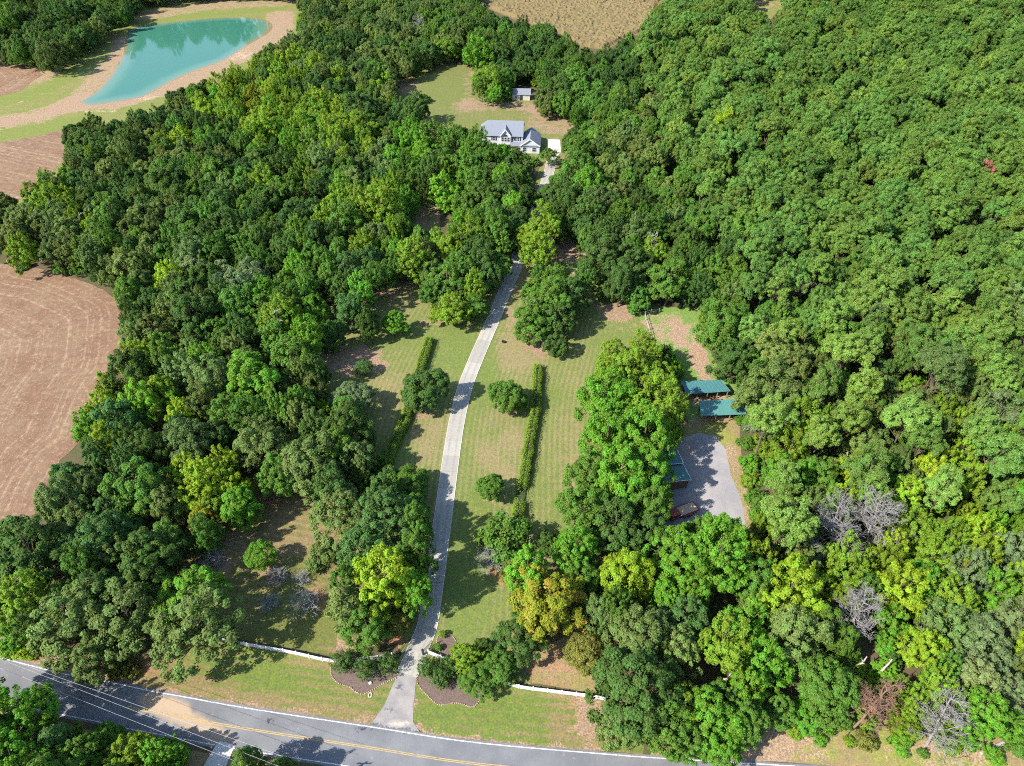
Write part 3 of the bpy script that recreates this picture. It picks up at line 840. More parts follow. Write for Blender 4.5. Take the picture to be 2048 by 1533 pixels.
# shed behind the house
sp = at(1024.5, 201, 0)
shed = tag(empty('garden_shed', (sp.x, sp.y, 0.03), math.radians(-3)), 'small cream shed with grey gable roof in the clearing behind the house', 'shed')
SW, SD = 7.6, 4.4
MB().prism([(0, 0), (SD, 0), (SD, 2.6), (SD / 2, 4.1), (0, 2.6)], 'x', 0, SW).build('wall', M_CREAM, shed)
MB().slab([(-.35, -.4, 2.45), (SW + .35, -.4, 2.45), (SW + .35, SD / 2, 4.3), (-.35, SD / 2, 4.3)], .12).build('roof_slope', M_ROOF, shed)
MB().slab([(-.35, SD + .4, 2.45), (SW + .35, SD + .4, 2.45), (SW + .35, SD / 2, 4.3), (-.35, SD / 2, 4.3)], .12).build('roof_slope', M_ROOF, shed)
MB().box(3.4, 4.5, -0.05, 0.02, 0.1, 2.1).build('door', M_SHUT, shed)
window(shed, 1.1, 2.0, -0.01, 1.1, 1.9)

# ------------------------------------------------------------------ green roofed shelters and the shed by the yard
t = NT('green_metal_roof', 0.42, 0.5)
f = t.noise(0.5, 4, 0.6, t.obj())
M_GREEN = t.col(t.mix(f, (0.055, 0.165, 0.15), (0.085, 0.22, 0.20)))
t = NT('old_green_metal_roof', 0.5, 0.5)
f = t.noise(0.6, 4, 0.6, t.obj())
M_GREEN2 = t.col(t.mix(f, (0.035, 0.12, 0.125), (0.06, 0.165, 0.165)))
M_POST = mat_plain('timber', (0.26, 0.18, 0.12), 0.85, 0.25, 2.0)
M_BOARD = mat_plain('weathered_boards', (0.16, 0.10, 0.075), 0.9, 0.25, 2.0)
def shelter(corners, zb, zf, m, nposts, label):
    """open-fronted shelter: back-left, back-right, front-right, front-left roof corners in the photo"""
    P = [at(*corners[0], zb), at(*corners[1], zb), at(*corners[2], zf), at(*corners[3], zf)]
    base = (P[0] + P[1] + P[2] + P[3]) / 4
    base.z = 0.03
    o = tag(empty('open_shelter', base), label, 'shelter', 'open shelters by the paddock')
    Q = [p - base for p in P]
    MB().slab(Q, 0.08).build('roof', m, o)
    n = (Q[1] - Q[0]).cross(Q[3] - Q[0]).normalized()
    if n.z < 0: n = -n
    ribs = MB()
    for k in range(13):
        s = k / 12
        a, b = Q[0].lerp(Q[1], s), Q[3].lerp(Q[2], s)
        ribs.tube([a + n * 0.02, b + n * 0.02], 0.035, 4)
    tag(ribs.build('roof_rib', m, o), kind='stuff')
    ins = lambda a, b: Q[0].lerp(Q[1], a).lerp(Q[3].lerp(Q[2], a), b)
    for k in range(nposts):
        p = ins(0.04 + 0.92 * k / (nposts - 1), 0.94)
        MB().box(p.x - .09, p.x + .09, p.y - .09, p.y + .09, -0.03, p.z - 0.05).build('post', M_POST, o)
    for a, b in ((0.03, 0.04), (0.97, 0.04)):
        p = ins(a, b)
        MB().box(p.x - .09, p.x + .09, p.y - .09, p.y + .09, -0.03, p.z - 0.05).build('post', M_POST, o)
    a, b = ins(0.03, 0.07), ins(0.97, 0.07)
    d = (b - a); d.z = 0; d.normalize()
    M = Matrix(((d.x, -d.y, 0, a.x), (d.y, d.x, 0, a.y), (0, 0, 1, 0), (0, 0, 0, 1)))
    W = (b - a).length
    for k in range(9):
        MB().box(0, W, -.02, .02, k * 0.25, k * 0.25 + 0.235, M).build('back_board', M_BOARD, o)
    c1, c2 = ins(0.02, 0.94), ins(0.98, 0.94)
    MB().tube([c1 - n * 0.16, c2 - n * 0.16], 0.08, 4).build('beam', M_POST, o)
    return o
shelter([(1398, 802), (1483, 798), (1493, 829), (1402, 832)], 2.9, 2.35, M_GREEN, 4, 'open timber shelter with bright green metal roof at the gravel yard')
shelter([(1362, 763), (1442, 760), (1461, 783), (1373, 789)], 2.9, 2.35, M_GREEN2, 5, 'open timber shelter with dull dark green roof behind the brighter one')
# stepped shed half hidden under the trees
a0, a1, a2 = at(1355, 900, 3.4), at(1367, 927, 3.2), at(1383, 959, 3.0)
dirv = (a2 - a0); dirv.z = 0; dirv.normalize()
nv = Vector((dirv.y, -dirv.x, 0))
if nv.x > 0: nv = -nv
b2 = a2 + nv * 7.5
base = (a0 + a2) / 2 + nv * 3.5; base.z = 0.05
ws = tag(empty('storage_shed', base), 'low storage shed with stepped dark green metal roof in tree shade beside gravel yard', 'shed')
q = lambda p, z: Vector((p.x, p.y, z)) - base + Vector((0, 0, 0.0))
def roofpart(pa, pb, zr, name, m):
    A, B = q(pa, zr), q(pb, zr)
    Cc, Dd = q(pb + nv * 7.5, zr + 0.7), q(pa + nv * 7.5, zr + 0.7)
    MB().slab([A, B, Cc, Dd], 0.1).build(name, m, ws)
    rb = MB()
    for k in range(8):
        s = k / 7
        rb.tube([A.lerp(B, s) + Vector((0, 0, .02)), Dd.lerp(Cc, s) + Vector((0, 0, .02))], 0.035, 4)
    tag(rb.build('roof_rib', m, ws), kind='stuff')
    MB().tube([A, B], 0.09, 6).build('gutter', WHITE, ws)
    MB().tube([B, Cc], 0.07, 6).build('roof_trim', WHITE, ws)
roofpart(a0, a1, 3.25, 'upper_roof', M_GREEN2)
roofpart(a1 + dirv * 0.1, a2, 2.85, 'lower_roof', M_GREEN2)
wm = MB()
for pa, pb, h in ((a0 + nv * .4, a1 + nv * .4, 3.1), (a1 + nv * .4 + dirv * .15, a2 + nv * .4 - dirv * .3, 2.7)):
    A, B = q(pa, 0), q(pb, 0)
    Cc, Dd = q(pb + nv * 6.6, 0), q(pa + nv * 6.6, 0)
    for e, f_ in ((A, B), (B, Cc), (Cc, Dd), (Dd, A)):
        wm.poly([e, f_, f_ + Vector((0, 0, h)), e + Vector((0, 0, h))])
wm.build('wall', M_BOARD, ws)
A, B = q(a1 + nv * .37 + dirv * 0.8, 0), q(a1 + nv * .37 + dirv * 2.4, 0)
MB().poly([A, B, B + Vector((0, 0, 2.2)), A + Vector((0, 0, 2.2))]).build('door', M_POST, ws)

# flatbed trailer by the shed
p0, p1 = at(1340, 1031, 0.9), at(1391, 1012, 0.9)
ang = math.atan2(p1.y - p0.y, p1.x - p0.x)
TL = (p1 - p0).length
tr = tag(empty('flatbed_trailer', (p0.x, p0.y, 0.05), ang), 'flatbed trailer with pale wooden deck and red frame below the storage shed', 'trailer')
M_DECK = mat_plain('deck_timber', (0.50, 0.36, 0.25), 0.85, 0.2, 3.0)
M_REDP = mat_plain('red_paint', (0.22, 0.05, 0.035), 0.5, 0.15)
M_TYRE = mat_plain('tyre_rubber', (0.02, 0.02, 0.02), 0.8)
for k in range(8):
    MB().box(0.0, TL, -1.05 + k * 0.265, -1.05 + k * 0.265 + 0.25, 0.82, 0.88).build('deck_plank', M_DECK, tr)
MB().box(-.1, TL + .1, -1.16, -1.06, 0.6, 0.93).box(-.1, TL + .1, 1.08, 1.18, 0.6, 0.93).box(-.2, -.1, -1.16, 1.18, 0.6, 0.93).box(TL + .1, TL + .2, -1.16, 1.18, .6, .93).build('frame', M_REDP, tr)
MB().box(-.15, 1.9, -1.0, 1.0, 0.9, 1.5).build('red_toolbox', M_REDP, tr)
MB().tube([(-.2, -1.0, .65), (-1.6, 0, .55)], .06, 6).tube([(-.2, 1.0, .65), (-1.6, 0, .55)], .06, 6).build('drawbar', M_REDP, tr)
for x in (TL * .5, TL * .5 + .95):
    for y in (-1.32, 1.34):
        w = MB().tube([(x, y - .11, .36), (x, y + .11, .36)], .36, 16).build('wheel', M_TYRE, tr)
        MB().tube([(x, y - .125, .36), (x, y + .125, .36)], .17, 10).build('rim', WHITE, w)
for y in (-1.32, 1.34):
    MB().box(TL * .5 - .5, TL * .5 + 1.45, y - .16, y + .16, .76, .80).build('fender', M_REDP, tr)

# ------------------------------------------------------------------ fences, gate, lines
def white_fence(px_pts, label, name='rail_fence'):
    pts = spline(gp(px_pts), 2.4)
    b = pts[0]
    o = tag(empty(name, (b.x, b.y, 0.03)), label, 'fence')
    me = None
    for p in pts:
        if me is None:
            me = MB().box(-.075, .075, -.075, .075, 0, 1.35).prism([(-.1, -.1), (.1, -.1), (.1, .1), (-.1, .1)], 'z', 1.35, 1.40).mesh('post', WHITE)
        x = link('post', me, o); x.location = (p.x - b.x, p.y - b.y, 0)
    for a, c in zip(pts[:-1], pts[1:]):
        d = (c - a); Ln = d.length; an = math.atan2(d.y, d.x)
        for z in (0.14, 0.44, 0.74, 1.04):
            x = MB().box(0.075, Ln - .075, -.022, .022, z, z + 0.24).build('rail', WHITE, o)
            x.location = (a.x - b.x, a.y - b.y, 0); x.rotation_euler = (0, 0, an)
    return o
white_fence([(440, 1283), (512, 1296), (590, 1310), (666, 1326), (730, 1322), (785, 1314), (803, 1306)], 'white board fence left of the drive entrance, running under the big oak')
white_fence([(1210, 1402), (1187, 1397), (1100, 1386), (1027, 1375), (950, 1345), (880, 1318), (852, 1306)], 'white board fence right of the drive entrance, along the right front verge')
def gate_leaf(pa, pb, label):
    A, B = at(*pa, 0), at(*pb, 0)
    d = B - A; W = d.length
    o = tag(empty('iron_gate', (A.x, A.y, 0.08), math.atan2(d.y, d.x)), label, 'gate')
    fr = MB().box(0, .06, -.03, .03, .05, 1.5).box(W - .06, W, -.03, .03, .05, 1.75).box(.06, W - .06, -.025, .025, .12, .18)
    fr.tube([(.03, 0, 1.45), (W * .5, 0, 1.5), (W - .03, 0, 1.72)], .04, 6).box(.06, W - .06, -.025, .025, 1.0, 1.05)
    fr.build('frame', BLACK, o)
    n = 9
    for k in range(1, n):
        x = W * k / n
        MB().box(x - .018, x + .018, -.018, .018, .18, 1.45 + .2 * (x / W)).build('bar', BLACK, o)
    MB().box(-.28, -.02, -.13, .13, -.05, 1.7).prism([(-.33, -.18), (.03, -.18), (.03, .18), (-.33, .18)], 'z', 1.7, 1.8).build('gate_post', BLACK, o)
    return o
gate_leaf((802, 1309), (823, 1284), 'open black iron gate leaf on the left edge of the drive')
gate_leaf((848, 1309), (865, 1291), 'open black iron gate leaf on the right edge of the drive')
# rustic paddock fence
def rail_fence(px_pts, label):
    pts = spline(gp(px_pts), 2.2)
    b = pts[0]
    o = tag(empty('paddock_fence', (b.x, b.y, 0.03)), label, 'fence')
    for p in pts:
        MB().box(p.x - b.x - .08, p.x - b.x + .08, p.y - b.y - .08, p.y - b.y + .08, 0, 1.4).build('post', BARK_PALE, o)
    for a, c in zip(pts[:-1], pts[1:]):
        for z in (.55, 1.15):
            MB().tube([(a.x - b.x, a.y - b.y, z), (c.x - b.x, c.y - b.y, z)], .06, 5).build('rail', BARK_PALE, o)
rail_fence([(1318, 626), (1290, 630), (1294, 650), (1300, 672), (1304, 705)], 'grey timber rail fence at the left edge of the paddock')

# overhead wires and the pole that carries them
pole_top_shadow = at(735, 1524, 0)
PH = 10.5
kx = PH / math.tan(SUN_EL)
pb = Vector((pole_top_shadow.x - kx * math.cos(SHADOW_AZ), pole_top_shadow.y - kx * math.sin(SHADOW_AZ), 0))
M_WIRE = mat_plain('aluminium_wire', (0.36, 0.365, 0.375), 0.45, 0.05, 1.0, 0.5)
pole = tag(empty('utility_pole', pb), 'wooden utility pole beside the road carrying the overhead wires', 'pole')
MB().tube([(0, 0, 0), (0, 0, PH)], .17, 10, .11).build('mast', M_POST, pole)
MB().box(-1.1, 1.1, -.06, .06, PH - .5, PH - .36).build('crossarm', M_POST, pole)
MB().box(-.8, .8, -.06, .06, PH - 2.0, PH - 1.86).build('crossarm', M_POST, pole)
for x in (-1.0, 0.0, 1.0):
    MB().tube([(x, 0, PH - .36), (x, 0, PH - .12)], .05, 6).build('insulator', M_WIRE, pole)
MB().tube([(.32, 0, PH - 2.0), (.32, 0, PH - 1.1)], .22, 10).build('transformer', mat_plain('grey_steel', (0.3, 0.31, 0.32), 0.5), pole)
def wire(a, b, sag, label, r=0.017):
    mid = (a + b) / 2
    o = tag(empty('overhead_wire', (mid.x, mid.y, 0)), label, 'wire', 'overhead wires above the road')
    pts = []
    for k in range(25):
        s = k / 24
        p = a.lerp(b, s)
        pts.append(Vector((p.x - mid.x, p.y - mid.y, p.z - sag * 4 * s * (1 - s))))
    MB().tube(pts, r, 5).build('cable', M_WIRE, o)
    return o
def through(p1, p2, z, x_end):
    """a level line over two pixels at height z, drawn on to the world x given and far to the left"""
    A, B = at(*p1, z), at(*p2, z)
    d = B - A
    return A - d * 0.35, A + d * ((x_end - A.x) / d.x)
w1 = wire(*through((0, 1313), (523, 1498), 9.6, pb.x), 0.15, 'upper overhead wire of the close pair above the road')
w2 = wire(*through((0, 1318), (441, 1488), 9.0, pb.x), 0.15, 'lower overhead wire of the close pair above the road')
wire(*through((0, 1336), (427, 1505), 8.0, pb.x), 0.2, 'lone lower overhead wire nearest the trees across the road')

# little things on the lawns
rp = at(740.5, 1391, 0)
ring = tag(empty('stone_ring', (rp.x, rp.y, 0.03)), 'small pale stone ring in the grass below the left mulch bed', 'stone ring')
for k in range(9):
    an = k * 2 * math.pi / 9
    MB().box(-.10, .10, -.07, .07, 0, .14, Matrix.Translation((.27 * math.cos(an), .36 * math.sin(an), 0)) @ Matrix.Rotation(an + 1.57, 4, 'Z')).build('stone', M_EDGING, ring)
rk = at(741, 1367, 0)
def rock(loc, r, label, m):
    mb = MB()
    rnd = random.Random(int(loc.x * 7))
    lv = [(0, 1.0), (.45, .95), (.8, .55)]
    for h, s in lv:
        for q_ in range(7):
            an = q_ * 2 * math.pi / 7
            mb.v.append((r * s * math.cos(an) * rnd.uniform(.8, 1.15), r * s * math.sin(an) * rnd.uniform(.7, 1.1), r * h * rnd.uniform(.85, 1.1)))
    for a in (0, 1):
        for q_ in range(7):
            w = (q_ + 1) % 7
            mb.f.append((a * 7 + q_, a * 7 + w, a * 7 + 7 + w, a * 7 + 7 + q_))
    mb.f.append(tuple(14 + q_ for q_ in range(7)))
    o = mb.build('rock', m)
    o.location = loc
    return tag(o, label, 'rock')
rock(Vector((rk.x, rk.y, .06)), .33, 'white rock lying on the left mulch bed', WHITE)
fb = at(1007, 686, 0)
bowl = tag(empty('fire_bowl', (fb.x, fb.y, .03)), 'small black bowl on the lawn right of the curving drive', 'fire bowl')
mbw = MB()
prof = [(.18, .12), (.42, .3), (.52, .48), (.46, .48), (.36, .32), (.02, .2)]
for r_, z_ in prof:
    for q_ in range(14):
        an = q_ * 2 * math.pi / 14
        mbw.v.append((r_ * math.cos(an), r_ * math.sin(an), z_))
for a in range(len(prof) - 1):
    for q_ in range(14):
        w = (q_ + 1) % 14
        mbw.f.append((a * 14 + q_, a * 14 + w, a * 14 + 14 + w, a * 14 + 14 + q_))
mbw.build('bowl', BLACK, bowl)
for k in range(3):
    an = k * 2.094
    MB().tube([(.4 * math.cos(an), .4 * math.sin(an), 0), (.3 * math.cos(an), .3 * math.sin(an), .3)], .025, 5).build('leg', BLACK, bowl)

# ------------------------------------------------------------------ plants
def leaf_mesh(name, cen, nor, length, width, tone, spray, m, rng):
    """one rhombic leaf spray per centre, lying across its normal"""
    n = len(cen)
    r = rng.normal(size=(n, 3))
    t1 = np.cross(nor, r); t1 /= np.linalg.norm(t1, axis=1, keepdims=True) + 1e-9
    t2 = np.cross(nor, t1)
    a, b = t1 * (length / 2)[:, None], t2 * (width / 2)[:, None]
    dip = nor * (length * 0.10)[:, None]
    V = np.stack([cen - a - dip, cen + b * 1.0, cen + a - dip, cen - b * 1.0], 1).reshape(-1, 3)
    me = bpy.data.meshes.new(name)
    me.vertices.add(4 * n); me.loops.add(4 * n); me.polygons.add(n)
    me.vertices.foreach_set('co', V.astype(np.float32).ravel())
    me.loops.foreach_set('vertex_index', np.arange(4 * n, dtype=np.int32))
    me.polygons.foreach_set('loop_start', np.arange(0, 4 * n, 4, dtype=np.int32))
    for k, v in (('tone', tone), ('spray', spray)):
        at_ = me.attributes.new(k, 'FLOAT', 'POINT')
        at_.data.foreach_set('value', np.repeat(v, 4).astype(np.float32))
    me.materials.append(m)
    me.update()
    return me

def unit(v):
    return v / (np.linalg.norm(v, axis=-1, keepdims=True) + 1e-9)

def crown(name, seed, R=4.5, hc=5.2, zc=6.8, n_out=78, n_in=22, rc=(0.8, 1.35), dens=100, leaf=(0.40, 0.27), stretch=1.0, up=0.35, zmin=-0.8, lobes=0.34, rag=0.0, m=None, taper=0.0):
    """a crown of overlapping leaf clumps over an uneven ellipsoid; returns mesh, clump centres"""
    rng = np.random.default_rng(seed)
    k = np.arange(n_out) + 0.5
    z = 1 - (1 - zmin) * k / n_out
    ph = k * 2.39996 + rng.uniform(0, 6.28)
    d = np.stack([np.sqrt(np.maximum(0, 1 - z * z)) * np.cos(ph), np.sqrt(np.maximum(0, 1 - z * z)) * np.sin(ph), z], 1)
    d = unit(d + rng.normal(size=d.shape) * 0.16)
    lob = np.array([0.80 + lobes * noise.noise(v * 1.7 + seed * 3.17) + 0.5 * lobes * noise.noise(v * 4.0 + seed * 1.73) for v in d])
    rcs = rng.uniform(*rc, n_out)
    frac = lob * rng.uniform(0.86 - rag, 1.04 + rag, n_out)
    tp = 1 - taper * np.clip(d[:, 2], -0.3, 1)
    P = d * np.stack([(R - rcs * .6) * frac * tp, (R - rcs * .6) * frac * tp, (hc - rcs * .6) * frac], 1)
    di = unit(rng.normal(size=(n_in, 3)))
    Pi = di * np.array([R, R, hc]) * (rng.uniform(0.15, 0.6, n_in) * 0.85)[:, None]
    P = np.concatenate([P, Pi]); rcs = np.concatenate([rcs, rng.uniform(rc[1], rc[1] * 1.25, n_in)])
    d = np.concatenate([d, di])
    cen, nor, tone, spray, siz = [], [], [], [], []
    for i in range(len(P)):
        n = int(dens * rcs[i] ** 2 * (1.0 if i < n_out else 0.45))
        u = unit(rng.normal(size=(n, 3)) + d[i] * 0.55 + np.array([0, 0, 0.35]))
        rad = rcs[i] * rng.uniform(0.45, 1.06, n) ** 0.6
        off = u * rad[:, None]
        if stretch != 1.0:
            ax = unit(d[i] + np.array([0, 0, 0.9]))
            off += ax * ((off @ ax) * (stretch - 1))[:, None]
        else:
            off[:, 2] *= 0.82
        cen.append(P[i] + off)
        nor.append(unit(u * 0.9 + d[i] * 0.25 + np.array([0, 0, up]) + rng.normal(size=(n, 3)) * 0.42))
        tone.append(np.clip(rng.normal(0.5, 0.2, n), 0, 1))
        spray.append(np.full(n, rng.uniform(0, 1)))
        siz.append(rng.uniform(0.7, 1.25, n))
    cen, nor = np.concatenate(cen), np.concatenate(nor)
    cen[:, 2] += zc
    keep = cen[:, 2] > 0.15
    siz = np.concatenate(siz)[keep]
    me = leaf_mesh(name, cen[keep], nor[keep], leaf[0] * siz, leaf[1] * siz, np.concatenate(tone)[keep], np.concatenate(spray)[keep], m or LEAF, rng)
    P[:, 2] += zc
    return me, P

def lobed(name, seed, R, hc, zc, nl=6, per=30, rc=(0.38, 0.8), dens=400, leaf=(0.28, 0.18), stretch=1.0, up=0.35, m=None, flat=1.0, spread=0.52, lr=(0.40, 0.58), rough=0.42):
    """a crown of several limbs' worth of foliage, each limb a rough mass of small leaf clumps"""
    rng = np.random.default_rng(seed)
    LC = [np.array([rng.uniform(-.1, .1) * R, rng.uniform(-.1, .1) * R, hc * rng.uniform(.25, .45)])]
    LR = [np.array([R * .56, R * .56, hc * .55 * flat])]
    a0 = rng.uniform(0, 6.28)
    for k in range(nl):
        an = a0 + k * 6.283 / nl + rng.uniform(-.35, .35)
        r_ = rng.uniform(*lr)
        d_ = R * spread * rng.uniform(.8, 1.15)
        LC.append(np.array([d_ * math.cos(an), d_ * math.sin(an), hc * rng.uniform(-.55, .22)]))
        LR.append(np.array([R * r_, R * r_, hc * r_ * rng.uniform(.85, 1.25) * flat]))
    P, Dn = [], []
    for i, (c, r_) in enumerate(zip(LC, LR)):
        d = unit(rng.normal(size=(per * 2, 3)) + np.array([0, 0, .25]))
        d = d[d[:, 2] > -0.65][:per]
        q = c + d * r_ * rng.uniform(.74, 1.08, (len(d), 1))
        ok = np.ones(len(q), bool)
        for j, (c2, r2) in enumerate(zip(LC, LR)):
            if j != i:
                ok &= np.sum(((q - c2) / r2) ** 2, 1) > 0.5
        P.append(q[ok]); Dn.append(unit(d[ok] * .7 + unit(q[ok]) * .4))
    P, Dn = np.concatenate(P), np.concatenate(Dn)
    n0 = len(P)
    inner = np.array(LC) + rng.normal(size=(len(LC), 3)) * .3
    P = np.concatenate([P, inner]); Dn = np.concatenate([Dn, unit(rng.normal(size=inner.shape))])
    rcs = np.concatenate([rng.uniform(*rc, n0), np.full(len(inner), rc[1] * 1.5)])
    cen, nor, tone, spray, siz = [], [], [], [], []
    for i in range(len(P)):
        n = int(dens * rcs[i] ** 2 * (1.0 if i < n0 else 0.3)) + 6
        u = unit(rng.normal(size=(n, 3)) + Dn[i] * 0.6 + np.array([0, 0, 0.3]))
        off = u * (rcs[i] * rng.uniform(0.2, 1.12, n) ** 0.65)[:, None] * rng.uniform(.8, 1.2, (1, 3))
        if stretch != 1.0:
            ax = unit(Dn[i] * .8 + np.array([0, 0, 0.9]) + rng.normal(size=3) * .2)
            off += ax * ((off @ ax) * (stretch - 1))[:, None]
        cen.append(P[i] + off)
        nor.append(unit(u * 0.75 + Dn[i] * 0.35 + np.array([0, 0, up]) + rng.normal(size=(n, 3)) * rough))
        tone.append(np.clip(rng.normal(0.5, 0.22, n), 0, 1))
        spray.append(np.full(n, rng.uniform(0, 1)))
        siz.append(rng.uniform(0.65, 1.3, n))
    cen, nor, siz = np.concatenate(cen), np.concatenate(nor), np.concatenate(siz)
    cen[:, 2] += zc
    keep = cen[:, 2] > 0.15
    me = leaf_mesh(name, cen[keep], nor[keep], leaf[0] * siz[keep], leaf[1] * siz[keep], np.concatenate(tone)[keep], np.concatenate(spray)[keep], m or LEAF, rng)
    P[:, 2] += zc
    return me, P

def trunk(name, seed, H, r, tips, m, lean=0.0):
    rnd = random.Random(seed)
    mb = MB()
    path = [Vector((0, 0, -0.1))]
    for k in range(1, 6):
        path.append(Vector((rnd.uniform(-.12, .12) * k * .5 + lean * k, rnd.uniform(-.12, .12) * k * .5, H * 0.8 * k / 5)))
    mb.tube(path, r, 7, r * 0.3)
    for t_ in tips:
        t_ = Vector(t_)
        s = min(0.85, max(0.25, (t_.z / H) * 0.75))
        q = s * 5
        i = min(4, int(q))
        a = path[i].lerp(path[i + 1], q - i)
        mid = a.lerp(t_, 0.5) + Vector((rnd.uniform(-.3, .3), rnd.uniform(-.3, .3), -0.25))
        mb.tube([a, mid, t_], r * 0.36, 5, r * 0.07)
    return mb.mesh(name, m)

KIND = {}
def define(code, kname, n, nominal, mkcrown, r, m=BARK, ntips=10):
    out = []
    for k in range(n):
        cm, P = mkcrown(k)
        idx = np.random.default_rng(k + 5).choice(len(P), min(ntips, len(P)), replace=False)
        out.append((cm, trunk('trunk', k + 11, nominal[1], r, [P[i] for i in idx], m)))
    KIND[code] = dict(name=kname, var=out, R=nominal[0], H=nominal[1], zc=nominal[2])

define('B', 'broadleaf_tree', 8, (4.5, 12.0, 6.5), lambda k: lobed('crown', 100 + k, R=4.5, hc=5.3, zc=6.5, nl=(5, 6, 7, 6)[k % 4], per=27, up=0.65, spread=(.52, .6, .5, .56)[k % 4], lr=((.42, .58), (.36, .52), (.34, .6), (.4, .5))[k % 4]), 0.26)
define('M', 'broadleaf_tree', 6, (4.5, 13.0, 7.0), lambda k: lobed('crown', 200 + k, R=4.4, hc=5.9, zc=7.0, nl=(5, 6, 7)[k % 3], per=34, rc=(.28, .6), dens=520, stretch=1.8, up=0.45, leaf=(0.27, 0.17), spread=.54, lr=(.34, .5)), 0.24)
define('P', 'pine_tree', 8, (3.2, 17.0, 12.2), lambda k: lobed('crown', 300 + k, R=3.5, hc=5.0, zc=12.0, nl=(6, 8, 5, 7)[k % 4], per=22, rc=(.32, .7), dens=420, leaf=(0.30, 0.11), up=0.75, m=NEEDLE, flat=.8, spread=.56, lr=(.3, .52), rough=.6), 0.20, ntips=12)
define('S', 'shrub', 4, (1.5, 2.6, 1.2), lambda k: lobed('leaves', 400 + k, R=1.5, hc=1.35, zc=1.15, nl=(5, 4, 6, 5)[k % 4], per=16, rc=(.2, .42), dens=700, leaf=(0.19, 0.12), spread=.62, lr=(.3, .55), stretch=1.35), 0.05)
define('L', 'broadleaf_tree', 3, (4.5, 10.0, 5.2), lambda k: lobed('crown', 800 + k, R=4.6, hc=4.7, zc=5.2, nl=7, per=40, rc=(.42, .8), dens=380, spread=.5, lr=(.42, .56)), 0.22)
define('C', 'evergreen_shrub', 3, (2.1, 3.4, 1.7), lambda k: crown('leaves', 500 + k, R=2.1, hc=1.7, zc=1.6, n_out=52, n_in=10, rc=(0.32, 0.5), dens=300, stretch=2.0, rag=0.15, leaf=(0.30, 0.10), lobes=0.45, m=NEEDLE), 0.08)
define('F', 'broadleaf_tree', 2, (3.2, 6.4, 3.5), lambda k: crown('crown', 600 + k, R=3.2, hc=2.9, zc=3.4, n_out=95, n_in=12, rc=(0.42, 0.66), dens=250, leaf=(0.27, 0.13), lobes=0.12, zmin=-0.85), 0.14)
define('N', 'pine_tree', 2, (2.2, 9.0, 4.8), lambda k: crown('crown', 700 + k, R=2.1, hc=4.2, zc=4.9, n_out=70, n_in=12, rc=(0.4, 0.65), dens=210, leaf=(0.34, 0.12), taper=0.55, zmin=-0.95, m=NEEDLE), 0.14)

COL = dict(d=(0.072, 0.138, 0.028), g=(0.098, 0.198, 0.028), G=(0.116, 0.265, 0.024), b=(0.080, 0.165, 0.040), o=(0.134, 0.194, 0.048),
           y=(0.166, 0.268, 0.024), Y=(0.225, 0.335, 0.022), p=(0.120, 0.222, 0.040), q=(0.148, 0.245, 0.044), a=(0.225, 0.262, 0.022), k=(0.165, 0.175, 0.036), R=(0.38, 0.17, 0.11), e=(0.146, 0.208, 0.080))
CNAME = dict(d='dark green', g='mid-green', G='bright green', b='blue-green', o='olive green', y='yellow-green', Y='bright yellow-green', p='deep green', q='soft green', a='orange-tinged yellow', k='brownish olive', R='rust red', e='pale grey-green')
AUT = dict(a=0.40, k=0.2)
rndT = random.Random(77)
TREES = []            # dicts: x, y, R, H, kind, col, label
def put(px, py, rpx, kind, col, label=None, hm=1.0, group=None):
    K = KIND[kind]
    R = rpx / ppm_at(px, py, 5.0)
    if R > 7.4 and kind in 'BM':                 # a spread this wide is a clump of trees
        put(px, py, rpx * 0.60, kind, col, label, hm, group)
        for k in range(5):
            an = k * 1.257 + rndT.uniform(-.3, .3)
            put(px + math.cos(an) * rpx * .58, py + math.sin(an) * rpx * .52, rpx * rndT.uniform(.40, .5), rndT.choice((kind, kind, 'B')), col if rndT.random() < .7 else rndT.choice('gdo' if col in 'gdob' else 'yGg'), None, hm, None)
        return
    H = K['H'] * (R / K['R']) ** (0.75 if kind in 'BML' else 1.0) * hm
    zc = K['zc'] * H / K['H']
    p = at(px, py, zc)
    TREES.append(dict(x=p.x, y=p.y, R=R, H=H, kind=kind, col=col, label=label, px=px, py=py, manual=True, group=group))

# --- trees one can single out, by where their crowns stand in the photograph
put(846, 780, 49, 'L', 'd', 'round dark green tree over the left hedge, casting shade on the drive', 0.85)
put(1014, 792, 40, 'L', 'g', 'round mid-green lawn tree against the left side of the right hedge', 0.85)
put(980, 974, 31, 'L', 'g', 'small round tree on the lawn left of the lower right hedge', 0.85)
put(727, 735, 23, 'F', 'b', 'small blue-green rounded tree on the worn lawn far left of the drive', 0.8)
put(701, 800, 44, 'L', 'e', 'pale grey-green tree at the left edge of the lawn below the small round one', 0.7)
put(645, 820, 22, 'M', 'Y', 'small bright yellow-green tree at the wood edge left of the lawn', 0.8)
put(790, 647, 28, 'M', 'G', 'small bright green tree leaning into the lawn above the left hedge', 0.7)
put(814, 970, 48, 'L', 'g', 'mid-green tree overhanging the left edge of the drive at the hedge end', 0.65)
put(520, 1110, 37, 'F', 'G', 'bright green ball-shaped tree alone on the striped side lawn')
put(1096, 1205, 74, 'B', 'a', 'large tree turning orange at its top beside the front lawn', 0.85)
put(1170, 1305, 50, 'F', 'k', 'round brownish olive tree right of the orange-topped tree', 1.0)
put(1040, 1275, 52, 'B', 'd', 'dark green tree in front of the orange-topped tree', 0.8)
put(1252, 1152, 55, 'L', 'Y', 'bright yellow-green round tree above the red soil gap', 1.25)
put(420, 965, 82, 'M', 'Y', 'large bright yellow-green tree at the top left of the striped side lawn')
put(478, 1010, 45, 'B', 'G', 'bright green tree beside the large yellow-green one above the side lawn')
